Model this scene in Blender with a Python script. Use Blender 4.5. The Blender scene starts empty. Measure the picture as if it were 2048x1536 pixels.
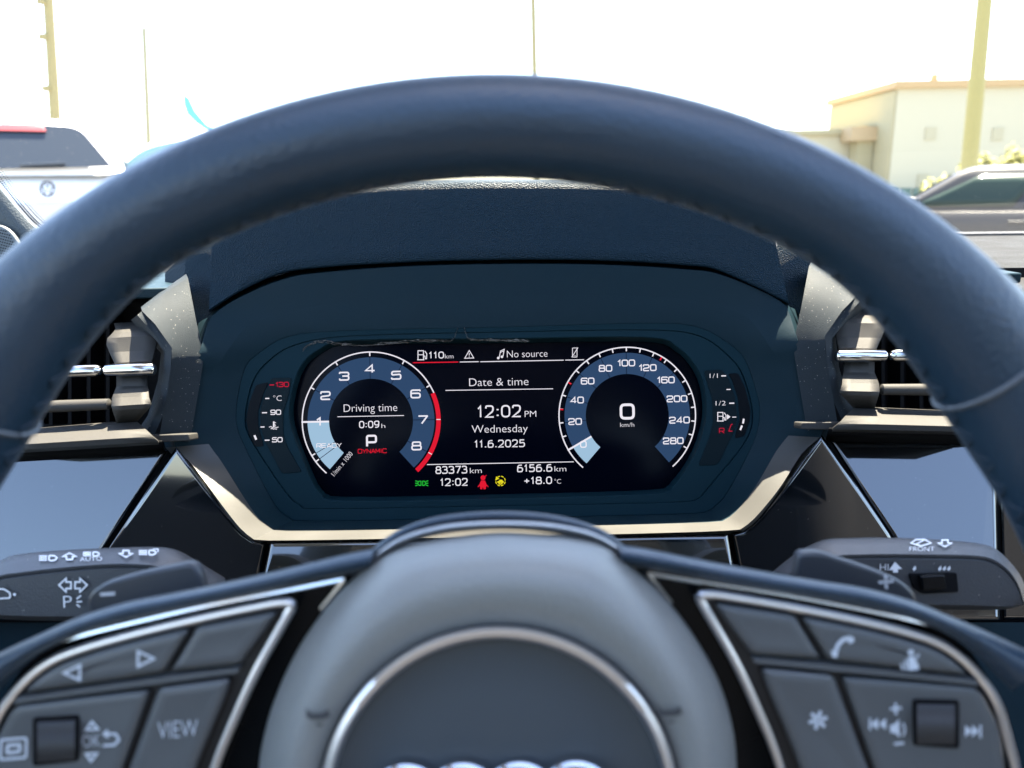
import bpy, bmesh, math, random
from mathutils import Vector, Matrix
random.seed(7)
scene = bpy.context.scene
col = scene.collection
R = math.radians

# ------------------------------------------------------------------ camera, sky, sun, exposure
FPX, W0, H0 = 1538.0, 2048.0, 1536.0
CAM_Z, PITCH, ROLL = 1.12, 14.2, 1.08
ROLLT = math.tan(R(ROLL))
cam_d = bpy.data.cameras.new('camera'); cam = bpy.data.objects.new('camera', cam_d); col.objects.link(cam)
cam_d.sensor_width = 36; cam_d.lens = 36 * FPX / W0; cam_d.clip_start = 0.01; cam_d.clip_end = 3000
CAM = Matrix.Translation((0, 0, CAM_Z)) @ Matrix.Rotation(R(90 - PITCH), 4, 'X') @ Matrix.Rotation(R(-ROLL), 4, 'Z')
cam.matrix_world = CAM
cam_d.dof.use_dof = True; cam_d.dof.focus_distance = 0.462; cam_d.dof.aperture_fstop = 10.5
scene.camera = cam
scene.render.resolution_x, scene.render.resolution_y = 1024, 768

EXPO = 3.9
SUN_EL, SUN_AZ = 70.0, 24.0          # azimuth to the right of straight ahead
SKY = 0.075
vs = scene.view_settings
vs.view_transform = 'Standard'; vs.look = 'None'; vs.exposure = EXPO; vs.gamma = 1; vs.use_curve_mapping = False
wd = bpy.data.worlds.new('World'); scene.world = wd; wd.use_nodes = True
nt = wd.node_tree; bg = nt.nodes['Background']
sky = nt.nodes.new('ShaderNodeTexSky'); sky.sky_type = 'NISHITA'; sky.sun_disc = False
sky.sun_elevation = R(SUN_EL); sky.sun_rotation = R(SUN_AZ); sky.dust_density = 1.6; sky.ozone_density = 1.0
nt.links.new(sky.outputs[0], bg.inputs[0]); bg.inputs[1].default_value = SKY
sd = bpy.data.lights.new('sun', 'SUN'); sd.energy = 4.0; sd.angle = R(0.5); sd.color = (1.0, 0.89, 0.72)
sun = bpy.data.objects.new('sun', sd); col.objects.link(sun)
SV = Vector((math.sin(R(SUN_AZ)) * math.cos(R(SUN_EL)), math.cos(R(SUN_AZ)) * math.cos(R(SUN_EL)), math.sin(R(SUN_EL))))
sun.rotation_euler = SV.to_track_quat('Z', 'Y').to_euler(); sun.location = (0, 2, 30)

# ------------------------------------------------------------------ geometry helpers
FWD = (CAM.to_3x3() @ Vector((0, 0, -1))).normalized()
def ray(px, py): return CAM.to_3x3() @ Vector(((px - W0 / 2) / FPX, (H0 / 2 - py) / FPX, -1))
def P(px, py, d): return Vector((0, 0, CAM_Z)) + ray(px, py) * d
def B(px, py, Y):
    r = ray(px, py); return Vector((0, 0, CAM_Z)) + r * (Y / r.y)
def MX(pt, cx=995): return (2 * cx - pt[0], pt[1] - (2 * cx - 2 * pt[0]) * ROLLT)
def mirror(pts, cx=995): return [MX(p, cx) for p in pts][::-1]

def s2l(c): return tuple(((v / 255) / 12.92 if v <= 10 else ((v / 255 + 0.055) / 1.055) ** 2.4) for v in c)

MATS = {}
def mat(name, color=(0.03, 0.03, 0.03), rough=0.5, metal=0.0, spec=0.5, bump=None, coat=0.0, dust=None, vary=0.0, grain='noise'):
    if name in MATS: return MATS[name]
    m = bpy.data.materials.new(name); m.use_nodes = True; t = m.node_tree; b = t.nodes['Principled BSDF']
    b.inputs['Base Color'].default_value = (*color, 1); b.inputs['Roughness'].default_value = rough
    b.inputs['Metallic'].default_value = metal; b.inputs['Specular IOR Level'].default_value = spec
    b.inputs['Coat Weight'].default_value = coat; b.inputs['Coat Roughness'].default_value = 0.03
    tc = t.nodes.new('ShaderNodeTexCoord')
    L = t.links.new
    csock = None
    if vary:
        n = t.nodes.new('ShaderNodeTexNoise'); n.inputs['Scale'].default_value = 25; n.inputs['Detail'].default_value = 5
        L(tc.outputs['Object'], n.inputs['Vector'])
        mx = t.nodes.new('ShaderNodeMix'); mx.data_type = 'RGBA'
        mx.inputs[6].default_value = (*[c * (1 - vary) for c in color], 1); mx.inputs[7].default_value = (*[min(1, c * (1 + vary)) for c in color], 1)
        L(n.outputs['Fac'], mx.inputs[0]); csock = mx.outputs[2]
        mr = t.nodes.new('ShaderNodeMapRange'); mr.inputs['From Min'].default_value = 0.3; mr.inputs['From Max'].default_value = 0.7
        mr.inputs['To Min'].default_value = max(0, rough - 0.08); mr.inputs['To Max'].default_value = rough + 0.08
        L(n.outputs['Fac'], mr.inputs['Value']); L(mr.outputs[0], b.inputs['Roughness'])
    if dust:                                    # (cells per metre, speck radius, speck share)
        v = t.nodes.new('ShaderNodeTexVoronoi'); v.inputs['Scale'].default_value = dust[0]; v.inputs['Randomness'].default_value = 1
        L(tc.outputs['Object'], v.inputs['Vector'])
        lt = t.nodes.new('ShaderNodeMath'); lt.operation = 'LESS_THAN'; lt.inputs[1].default_value = dust[1]
        L(v.outputs['Distance'], lt.inputs[0])
        sep = t.nodes.new('ShaderNodeSeparateColor'); L(v.outputs['Color'], sep.inputs[0])
        l2 = t.nodes.new('ShaderNodeMath'); l2.operation = 'LESS_THAN'; l2.inputs[1].default_value = dust[2]
        L(sep.outputs[0], l2.inputs[0])
        mu = t.nodes.new('ShaderNodeMath'); mu.operation = 'MULTIPLY'; L(lt.outputs[0], mu.inputs[0]); L(l2.outputs[0], mu.inputs[1])
        mx = t.nodes.new('ShaderNodeMix'); mx.data_type = 'RGBA'
        if csock: L(csock, mx.inputs[6])
        else: mx.inputs[6].default_value = (*color, 1)
        mx.inputs[7].default_value = (0.35, 0.33, 0.29, 1); L(mu.outputs[0], mx.inputs[0]); csock = mx.outputs[2]
    if csock: L(csock, b.inputs['Base Color'])
    if bump:                                    # (scale, strength, distance)
        if grain == 'cell':
            n = t.nodes.new('ShaderNodeTexVoronoi'); n.inputs['Scale'].default_value = bump[0]; o = n.outputs['Distance']
        else:
            n = t.nodes.new('ShaderNodeTexNoise'); n.inputs['Scale'].default_value = bump[0]; n.inputs['Detail'].default_value = 3; o = n.outputs['Fac']
        L(tc.outputs['Object'], n.inputs['Vector'])
        bp = t.nodes.new('ShaderNodeBump'); bp.inputs['Strength'].default_value = bump[1]; bp.inputs['Distance'].default_value = bump[2]
        L(o, bp.inputs['Height']); L(bp.outputs[0], b.inputs['Normal'])
    MATS[name] = m; return m
def emit(name, srgb, k=1.0):
    if name in MATS: return MATS[name]
    m = bpy.data.materials.new(name); m.use_nodes = True; b = m.node_tree.nodes['Principled BSDF']
    c = s2l(srgb); b.inputs['Base Color'].default_value = (0.005, 0.005, 0.006, 1); b.inputs['Roughness'].default_value = 0.6
    b.inputs['Specular IOR Level'].default_value = 0.0
    b.inputs['Emission Color'].default_value = (*c, 1); b.inputs['Emission Strength'].default_value = k / 2 ** EXPO
    MATS[name] = m; return m

def tag(o, label=None, cat=None, group=None, kind=None):
    if label: o['label'] = label
    if cat: o['category'] = cat
    if group: o['group'] = group
    if kind: o['kind'] = kind
    return o
def thing(name, loc, label, cat, group=None):
    e = bpy.data.objects.new(name, None); col.objects.link(e); e.location = loc; e.empty_display_size = 0.05
    return tag(e, label, cat, group)
def par(o, parent):
    if parent is not None:
        o.parent = parent
        if parent.type == 'EMPTY': o.matrix_parent_inverse = Matrix.Translation(-parent.location)
    return o
def mk(name, verts, faces, m, parent=None, smooth=True, bevel=0, seg=3, solid=0, angle=35, subsurf=0, recalc=True):
    me = bpy.data.meshes.new(name); me.from_pydata([tuple(v) for v in verts], [], faces)
    if recalc:
        bm = bmesh.new(); bm.from_mesh(me); bmesh.ops.remove_doubles(bm, verts=bm.verts, dist=1e-6)
        bmesh.ops.recalc_face_normals(bm, faces=bm.faces); bm.to_mesh(me); bm.free()
    me.materials.append(m)
    if smooth:
        me.shade_smooth(); me.set_sharp_from_angle(angle=R(angle))
    o = bpy.data.objects.new(name, me); col.objects.link(o)
    if solid:
        md = o.modifiers.new('solid', 'SOLIDIFY'); md.thickness = solid; md.offset = 0
    if bevel:
        md = o.modifiers.new('bevel', 'BEVEL'); md.width = bevel; md.segments = seg; md.limit_method = 'ANGLE'; md.angle_limit = R(30); md.harden_normals = False
    if subsurf:
        md = o.modifiers.new('sub', 'SUBSURF'); md.levels = md.render_levels = subsurf
    return par(o, parent)
def grid(name, rows, m, parent=None, closed=False, **k):
    n = len(rows[0]); v = [p for r in rows for p in r]; f = []
    for i in range(len(rows) - 1):
        for j in range(n if closed else n - 1):
            a, b = i * n + j, i * n + (j + 1) % n
            f.append((a, b, b + n, a + n))
    return mk(name, v, f, m, parent, **k)
def slab(name, pts, ext, m, parent=None, bevel=0.0008, seg=2, **k):
    """closed outline in space pushed back by ext"""
    n = len(pts); ext = Vector(ext)
    v = list(pts) + [p + ext for p in pts]
    f = [tuple(range(n)), tuple(range(2 * n - 1, n - 1, -1))] + [(i, i + n, (i + 1) % n + n, (i + 1) % n) for i in range(n)]
    return mk(name, v, f, m, parent, bevel=bevel, seg=seg, **k)
def inset(pts, w):
    """polygon corners moved inward by w"""
    N = len(pts); area = sum(pts[i][0] * pts[(i + 1) % N][1] - pts[(i + 1) % N][0] * pts[i][1] for i in range(N)); sg = 1 if area > 0 else -1
    out = []
    for i in range(N):
        p = Vector(pts[i][:2]); a = (p - Vector(pts[i - 1][:2])).normalized(); b = (Vector(pts[(i + 1) % N][:2]) - p).normalized()
        na, nb = Vector((-a.y, a.x)) * sg, Vector((-b.y, b.x)) * sg; n_ = na + nb
        n_ = n_.normalized() if n_.length > 1e-6 else na; k = max(0.35, n_.dot(na)); out.append(tuple(p + n_ * (w / k)))
    return out
def pillow(name, corners, radii, mapf, prof, m, parent, angle=50, rmin=1.5):
    """raised plate: prof = [(inset, height)...] from back edge to crown, each ring mapped into space"""
    if not isinstance(radii, (list, tuple)): radii = [radii] * len(corners)
    rws = []
    for w, h in prof:
        c = inset(corners, w); q = rpoly(c, [max(rmin, r - w * 0.6) for r in radii], True, 5); rws.append([mapf(x, y, h) for x, y in q])
    n = len(rws[0]); v = [p for r in rws for p in r]; f = []
    for i in range(len(rws) - 1):
        for j in range(n): f.append((i * n + j, i * n + (j + 1) % n, (i + 1) * n + (j + 1) % n, (i + 1) * n + j))
    f += [tuple(range(n)), tuple(range((len(rws) - 1) * n, len(rws) * n))]
    return mk(name, v, f, m, parent, angle=angle)
def spline(pts, n=8, closed=False):
    out = []; N = len(pts)
    for i in range(N if closed else N - 1):
        if closed: p = [pts[(i + k) % N] for k in (-1, 0, 1, 2)]
        else: p = [pts[max(0, i - 1)], pts[i], pts[i + 1], pts[min(N - 1, i + 2)]]
        for s in range(n):
            t = s / n
            out.append(tuple(0.5 * (2 * p[1][k] + (p[2][k] - p[0][k]) * t + (2 * p[0][k] - 5 * p[1][k] + 4 * p[2][k] - p[3][k]) * t * t + (3 * p[1][k] - p[0][k] - 3 * p[2][k] + p[3][k]) * t ** 3) for k in range(len(pts[0]))))
    if not closed: out.append(tuple(pts[-1]))
    return out
def rpoly(pts, r, closed=True, n=5):
    """polygon with rounded corners (2D); r scalar or list"""
    out = []; N = len(pts)
    for i in range(N):
        p = Vector(pts[i][:2]); ri = r[i] if isinstance(r, (list, tuple)) else r
        if not closed and i in (0, N - 1): out.append(tuple(p)); continue
        a = Vector(pts[i - 1][:2]) - p; b = Vector(pts[(i + 1) % N][:2]) - p
        q = min(ri, a.length * 0.49, b.length * 0.49)
        if q < 1e-6: out.append(tuple(p)); continue
        a = p + a.normalized() * q; b = p + b.normalized() * q
        for s in range(n + 1):
            t = s / n; out.append(tuple(a * (1 - t) ** 2 + p * 2 * t * (1 - t) + b * t * t))
    return out
def tube(name, path, rad, m, parent=None, n=12, closed=False, sq=1.0, up=None, cap=True, **k):
    rows = []; N = len(path); path = [Vector(p) for p in path]
    for i, p in enumerate(path):
        if closed: t = path[(i + 1) % N] - path[i - 1]
        else: t = path[min(N - 1, i + 1)] - path[max(0, i - 1)]
        t.normalize(); u = up or (Vector((0, 0, 1)) if abs(t.z) < 0.95 else Vector((1, 0, 0)))
        s = t.cross(u).normalized(); w = s.cross(t)
        r = rad[i] if isinstance(rad, (list, tuple)) else rad
        rows.append([p + (s * math.cos(a) + w * math.sin(a) * sq) * r for a in [2 * math.pi * j / n for j in range(n)]])
    v = [q for r_ in rows for q in r_]; f = []
    for i in range(N if closed else N - 1):
        for j in range(n):
            a, b = i * n + j, i * n + (j + 1) % n; c, d = ((i + 1) % N) * n + (j + 1) % n, ((i + 1) % N) * n + j
            f.append((a, b, c, d))
    if not closed and cap: f += [tuple(range(n)), tuple(range((N - 1) * n, N * n))]
    return mk(name, v, f, m, parent, **k)
def boxw(name, c, s, m, parent=None, rz=0, bevel=0.0, **k):
    x, y, z = [q / 2 for q in s]; Mx = Matrix.Translation(c) @ Matrix.Rotation(rz, 4, 'Z')
    v = [Mx @ Vector((a * x, b * y, d * z)) for a in (-1, 1) for b in (-1, 1) for d in (-1, 1)]
    f = [(0, 1, 3, 2), (4, 6, 7, 5), (0, 4, 5, 1), (2, 3, 7, 6), (0, 2, 6, 4), (1, 5, 7, 3)]
    return mk(name, v, f, m, parent, bevel=bevel, **k)

# 2D drawing: collects polygons in pixel-like coordinates, mapped into space by a function
class Draw:
    def __init__(s): s.v = []; s.f = []
    def poly(s, pts):
        b = len(s.v); s.v += [tuple(p[:2]) for p in pts]; s.f.append(tuple(range(b, b + len(pts)))); return s
    def stroke(s, pts, w, closed=False):
        pts = [Vector(p[:2]) for p in pts]; N = len(pts); b = len(s.v)
        for i, p in enumerate(pts):
            d1 = (pts[i] - pts[i - 1]) if (i or closed) else (pts[1] - pts[0])
            d2 = (pts[(i + 1) % N] - pts[i]) if (i < N - 1 or closed) else d1
            if d1.length < 1e-9: d1 = d2
            if d2.length < 1e-9: d2 = d1
            d1 = d1.normalized(); d2 = d2.normalized(); t = (d1 + d2)
            t = t.normalized() if t.length > 1e-6 else d1
            n = Vector((-t.y, t.x)); c = max(0.5, t.dot(d1)); q = n * (w / 2 / c)
            s.v += [tuple(p + q), tuple(p - q)]
        for i in range(N if closed else N - 1):
            j = (i + 1) % N; s.f.append((b + 2 * i, b + 2 * i + 1, b + 2 * j + 1, b + 2 * j))
        return s
    def ring(s, cx, cy, r0, r1, a0, a1, n=64):
        b = len(s.v)
        for i in range(n + 1):
            a = R(a0 + (a1 - a0) * i / n)
            s.v += [(cx + r0 * math.cos(a), cy - r0 * math.sin(a)), (cx + r1 * math.cos(a), cy - r1 * math.sin(a))]
        for i in range(n): s.f.append((b + 2 * i, b + 2 * i + 1, b + 2 * i + 3, b + 2 * i + 2))
        return s
    def text(s, body, x, y, w, h, rot=ROLL, align='L', shear=0):
        """x,y: left (or centre) of the baseline; w: total width; h: capital height"""
        vs_, fs_, x0, x1, ch = text_mesh(body)
        sx = w / (x1 - x0); sy = h / ch; ox = x0 if align == 'L' else (x0 + x1) / 2
        c, sn = math.cos(R(rot)), math.sin(R(rot)); b = len(s.v)
        for vx, vy in vs_:
            a = (vx - ox) * sx + vy * sy * shear; q = vy * sy
            s.v.append((x + a * c - q * sn, y - a * sn - q * c))
        s.f += [tuple(i + b for i in f) for f in fs_]; return s
    def wide(s, body, x, y, w, h, t, gap=0.28, rot=ROLL, align='C'):
        """squared wide lettering; w = width of one glyph, centre x,y"""
        wid = sum((0.45 if ch in '1I' else (0.25 if ch in '.' else 1)) * w for ch in body) + gap * w * (len(body) - 1)
        cx = x if align == 'L' else x - wid / 2
        c, sn = math.cos(R(rot)), math.sin(R(rot)); pos = cx
        for ch in body:
            gw = 0.45 * w if ch in '1I' else w
            for pl, closed, rr in GLYPH[ch]:
                pp = rpoly([(p[0] * gw, p[1] * h) for p in pl], rr * min(w, h), closed, 4)
                out = []
                for a, q in pp:
                    a += pos - x; q -= h / 2; out.append((x + a * c - q * sn, y - a * sn - q * c))
                s.stroke(out, t, closed)
            pos += gw + gap * w
        return s
    def make(s, name, fn, m, parent, kind=None):
        o = mk(name, [fn(*p) for p in s.v], s.f, m, parent, smooth=False, recalc=False)
        if kind: o['kind'] = kind
        return o
_tc = {}
def text_mesh(body):
    if body in _tc: return _tc[body]
    res = []
    for bd in (body, 'H'):
        cu = bpy.data.curves.new('t', 'FONT'); cu.body = bd; cu.size = 1; cu.resolution_u = 4; cu.offset = -0.012
        ob = bpy.data.objects.new('t', cu); col.objects.link(ob)
        dg = bpy.context.evaluated_depsgraph_get(); me = bpy.data.meshes.new_from_object(ob.evaluated_get(dg))
        res.append(([(v.co.x, v.co.y) for v in me.vertices], [tuple(p.vertices) for p in me.polygons]))
        bpy.data.objects.remove(ob); bpy.data.curves.remove(cu); bpy.data.meshes.remove(me)
    v, f = res[0]; xs = [p[0] for p in v]; ch = max(p[1] for p in res[1][0])
    _tc[body] = (v, f, min(xs), max(xs), ch); return _tc[body]
GLYPH = {
 '0': [([(0, 0), (1, 0), (1, 1), (0, 1)], True, .3)],
 '1': [([(0, .72), (.75, 1), (.75, 0)], False, 0)],
 '2': [([(0, .72), (0, 1), (1, 1), (1, .5), (0, .38), (0, 0), (1, 0)], False, .26)],
 '3': [([(0, .82), (0, 1), (1, 1), (1, .52), (.3, .52)], False, .24), ([(.3, .52), (1, .52), (1, 0), (0, 0), (0, .2)], False, .24)],
 '4': [([(.74, 0), (.74, 1), (0, .26), (1, .26)], False, 0)],
 '5': [([(1, 1), (.05, 1), (0, .55), (1, .62), (1, 0), (0, 0), (0, .2)], False, .24)],
 '6': [([(1, .84), (1, 1), (0, 1), (0, 0), (1, 0), (1, .58), (.03, .58)], False, .26)],
 '7': [([(0, 1), (1, 1), (.35, 0)], False, .06)],
 '8': [([(.06, .53), (.94, .53), (.94, 1), (.06, 1)], True, .2), ([(0, 0), (1, 0), (1, .53), (0, .53)], True, .22)],
 '9': [([(0, .16), (0, 0), (1, 0), (1, 1), (0, 1), (0, .42), (.97, .42)], False, .26)],
 'P': [([(0, 0), (0, 1), (1, 1), (1, .38), (0, .38)], False, .22)],
 'R': [([(0, 0), (0, 1), (1, 1), (1, .42), (0, .42)], False, .2), ([(.5, .42), (1, 0)], False, 0)],
 'E': [([(1, 1), (0, 1), (0, 0), (1, 0)], False, .05), ([(0, .5), (.9, .5)], False, 0)],
 'A': [([(0, 0), (.5, 1), (1, 0)], False, .05), ([(.2, .3), (.8, .3)], False, 0)],
 'D': [([(0, 0), (1, 0), (1, 1), (0, 1)], True, .22)],
 'Y': [([(0, 1), (.5, .45), (1, 1)], False, 0), ([(.5, .45), (.5, 0)], False, 0)],
 'N': [([(0, 0), (0, 1), (1, 0), (1, 1)], False, .03)],
 'M': [([(0, 0), (0, 1), (.5, .3), (1, 1), (1, 0)], False, .03)],
 'I': [([(.5, 0), (.5, 1)], False, 0)],
 'C': [([(1, .8), (1, 1), (0, 1), (0, 0), (1, 0), (1, .2)], False, .24)],
 '/': [([(.1, -.1), (.9, 1.1)], False, 0)],
}

NUM = {
 '0': [([(.03, 0), (.97, 0), (.97, 1), (.03, 1)], True, .47)],
 '1': [([(.12, .74), (.58, 1), (.58, 0)], False, 0)],
 '2': [([(.05, .78), (.08, 1), (.92, 1), (.95, .55), (.03, 0), (1, 0)], False, [0, .3, .42, .3, 0, 0])],
 '3': [([(.05, .86), (.1, 1), (.9, 1), (.9, .53), (.35, .53)], False, [0, .25, .38, .3, 0]), ([(.35, .53), (.97, .53), (.97, 0), (.03, 0), (0, .14)], False, [0, .3, .4, .25, 0])],
 '5': [([(.9, 1), (.14, 1), (.1, .55), (.95, .64), (.95, 0), (.03, 0), (0, .12)], False, [0, 0, .1, .4, .4, .25, 0])],
 '6': [([(.85, .98), (.1, .95), (.03, .3), (.03, 0), (.97, 0), (.97, .6), (.1, .6), (.04, .35)], False, [0, .4, .2, .4, .4, .4, .3, 0])],
 '7': [([(0, 1), (1, 1), (.36, 0)], False, 0)],
 '8': [([(.08, .53), (.92, .53), (.92, 1), (.08, 1)], True, .34), ([(0, 0), (1, 0), (1, .53), (0, .53)], True, .36)],
 '9': [([(.15, .02), (.9, .05), (.97, .7), (.97, 1), (.03, 1), (.03, .4), (.9, .4), (.96, .65)], False, [0, .4, .2, .4, .4, .4, .3, 0])],
 ':': [([(.5, .08), (.5, .2)], False, 0), ([(.5, .6), (.5, .72)], False, 0)],
 '.': [([(.5, -.02), (.5, .13)], False, 0)],
 '+': [([(.05, .45), (.95, .45)], False, 0), ([(.5, .15), (.5, .78)], False, 0)],
}
def num(self, body, x, y, w, h, t, rot=ROLL):
    rel = {'1': .62, ':': .3, '.': .3}
    g = 0.34; tot = sum(rel.get(c, 1) for c in body) + g * (len(body) - 1); u = (w - t) / tot
    c, sn = math.cos(R(rot)), math.sin(R(rot)); pos = t / 2
    for ch in body:
        gw = rel.get(ch, 1) * u
        for pl, closed, rr in NUM[ch]:
            k = min(u, h); r_ = [q * k for q in rr] if isinstance(rr, list) else rr * k
            pp = rpoly([(p[0] * gw, p[1] * (h - t) + t / 2) for p in pl], r_, closed, 5)
            self.stroke([(x + (a + pos) * c - q * sn, y - (a + pos) * sn - q * c) for a, q in pp], t * (1.25 if ch in ':.' else 1), closed)
        pos += gw + g * u
    return self
Draw.num = num

# ------------------------------------------------------------------ materials
PLAST = mat('dash_plastic', (0.0045, 0.0150, 0.0215), 0.55, spec=0.10, bump=(2600, 0.25, 0.0004), vary=0.12)
SOFT = mat('soft_dash_skin', (0.004, 0.0165, 0.029), 0.5, spec=0.14, bump=(1300, 0.6, 0.0010), grain='cell', vary=0.1)
CHEEK = mat('dusty_dash_plastic', (0.018, 0.023, 0.027), 0.65, spec=0.12, bump=(2200, 0.5, 0.0006), dust=(900, 0.14, 0.2), vary=0.1)
LIPM = mat('sunlit_lip_tone', (0.040, 0.039, 0.036), 0.5, spec=0.4, bump=(2500, 0.15, 0.0003), vary=0.06)  # paler, warmer copy of the dash plastic; sunlight put into the colour
BEZEL = mat('bezel_plastic', (0.004, 0.017, 0.024), 0.55, spec=0.06, bump=(3000, 0.1, 0.0003))
BEZ2 = mat('gauge_window_plastic', (0.0035, 0.009, 0.012), 0.4, spec=0.06)
GLOSS = mat('piano_black', (0.004, 0.005, 0.006), 0.06, spec=0.9, coat=1.0, dust=(420, 0.06, 0.10))
GLOSS2 = mat('gloss_black_spoke', (0.004, 0.0045, 0.005), 0.12, spec=0.15)
CAV = mat('vent_dark', (0.003, 0.003, 0.0035), 0.8, spec=0.1)
VENT = mat('vent_plastic', (0.036, 0.034, 0.031), 0.6, spec=0.15, bump=(2400, 0.35, 0.0005), vary=0.08)
SATIN = mat('satin_metal', (0.68, 0.67, 0.68), 0.38, metal=1.0)
CHROME = mat('dark_chrome', (0.55, 0.56, 0.58), 0.16, metal=1.0)
LEATHER = mat('wheel_leather', (0.007, 0.022, 0.040), 0.42, spec=0.5, bump=(700, 0.4, 0.0008), vary=0.1)
AIRBAG = mat('airbag_skin', (0.145, 0.150, 0.142), 0.5, spec=0.35, bump=(900, 0.6, 0.0005), vary=0.05)
EMB = mat('emblem_disc', (0.036, 0.045, 0.052), 0.45, spec=0.4, bump=(1500, 0.1, 0.0004))
BTN = mat('button_plastic', (0.064, 0.068, 0.069), 0.42, spec=0.45, bump=(1800, 0.12, 0.0003))
STALK = mat('stalk_plastic', (0.030, 0.032, 0.036), 0.45, spec=0.45, bump=(1500, 0.35, 0.0005), dust=(500, 0.1, 0.08))
PRINT = mat('grey_print', (0.42, 0.45, 0.48), 0.5)
PRINTW = mat('white_print', (0.62, 0.62, 0.62), 0.5)
_b = LEATHER.node_tree.nodes['Principled BSDF']; _b.inputs['Sheen Weight'].default_value = 0.07; _b.inputs['Sheen Roughness'].default_value = 0.35
THREAD = mat('dark_thread', (0.022, 0.032, 0.045), 0.7, spec=0.2)
SCREEN = mat('screen_glass', (0.0004, 0.0010, 0.0035), 0.16, spec=0.06)

# ------------------------------------------------------------------ ground
mat('asphalt', (0.15, 0.147, 0.14), 0.9, bump=(60, 0.4, 0.01), vary=0.25)
g = mk('ground', [(-400, -150, 0), (400, -150, 0), (400, 900, 0), (-400, 900, 0)], [(0, 1, 2, 3)], MATS['asphalt'], smooth=False)
tag(g, kind='structure')

# ------------------------------------------------------------------ dashboard
dash = thing('dashboard', (0, 0.55, 0.0), 'dark blue grey dashboard with hooded cowl and gloss black panels', 'dashboard')
C0 = (998.0, 838.0); NP = 220
def polar(outline, n=4, straight=False):
    pts = outline if straight else spline(outline, n, True)
    A = [(math.atan2(C0[1] - y, x - C0[0]) % (2 * math.pi), x, y) for x, y in pts]
    out = []
    M_ = len(pts)
    for k in range(NP):
        th = 2 * math.pi * k / NP; dx, dy = math.cos(th), -math.sin(th); best = None
        for i in range(M_):
            x1, y1 = pts[i]; x2, y2 = pts[(i + 1) % M_]; ex, ey = x2 - x1, y2 - y1
            den = dx * ey - dy * ex
            if abs(den) < 1e-9: continue
            t = ((x1 - C0[0]) * ey - (y1 - C0[1]) * ex) / den; u = ((x1 - C0[0]) * dy - (y1 - C0[1]) * dx) / den
            if t > 0 and -1e-6 <= u <= 1 + 1e-6 and (best is None or t > best): best = t
        out.append((C0[0] + dx * best, C0[1] + dy * best))
    return out
GLASS_O = [(706, 690), (645, 706), (609, 738), (592, 790), (588, 830), (597, 872), (628, 950), (647, 980), (690, 993), (1000, 988), (1300, 979), (1340, 965), (1378, 912), (1398, 860), (1404, 818), (1398, 770), (1381, 734), (1349, 702), (1290, 684), (1000, 687)]
def grow(o, k):  # push outward from the long axis of the screen
    out = []
    for x, y in o:
        ax = min(max(x, 740), 1255); ay = 842 - (ax - 740) * ROLLT
        d = Vector((x - ax, y - ay)); d = d + d.normalized() * k; out.append((ax + d.x, ay + d.y))
    return out
BEZ_O = [(690, 661), (575, 673), (515, 708), (490, 734), (474, 800), (473, 850), (490, 895), (545, 1003), (575, 1033), (625, 1042), (1000, 1036), (1385, 1027), (1425, 1015), (1455, 985), (1506, 888), (1520, 831), (1515, 790), (1492, 722), (1465, 692), (1400, 655), (1300, 646), (1000, 654)]
STEP_O = [(700, 672), (590, 690), (540, 720), (506, 762), (490, 838), (505, 885), (572, 985), (600, 1009), (640, 1017), (1000, 1011), (1370, 1003), (1400, 992), (1425, 965), (1490, 885), (1506, 830), (1486, 750), (1455, 710), (1400, 672), (1300, 660), (1000, 664)]
OUT_O = [(900, 530), (760, 536), (650, 545), (580, 555), (500, 585), (430, 626), (412, 660), (395, 712), (365, 730), (350, 790), (344, 850), (350, 893), (385, 930), (440, 1005), (482, 1058), (506, 1075), (537, 1081), (800, 1077), (1000, 1073), (1240, 1068), (1457, 1061), (1490, 1052), (1515, 1030), (1560, 975), (1605, 905), (1643, 872), (1648, 826), (1642, 766), (1629, 707), (1599, 689), (1583, 640), (1566, 606), (1500, 572), (1430, 546), (1380, 540), (1260, 532), (1100, 528)]
pg = polar(GLASS_O); pr = polar(grow(GLASS_O, 9)); pb = polar(BEZ_O); po = polar(OUT_O, 3); ps = polar(STEP_O)
def sm(a, b, x): t = min(1, max(0, (x - a) / (b - a))); return t * t * (3 - 2 * t)
def outdepth(x, y):
    top = 0.453; bot = 0.414; side = 0.440
    yy = y + (x - 998) * ROLLT
    return top + (side - top) * sm(600, 720, yy) + (bot - side) * sm(900, 1070, yy)
DS, DB = 0.466, 0.4562
cl = thing('instrument_cluster', P(998, 1040, 0.47), 'lit digital instrument cluster showing two round gauges behind the steering wheel', 'instrument cluster')
def rowpts(pts, d): return [P(x, y, d(x, y) if callable(d) else d) for x, y in pts]
lerp = lambda A, Bq, t: [(a[0] + (b[0] - a[0]) * t, a[1] + (b[1] - a[1]) * t) for a, b in zip(A, Bq)]
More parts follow.
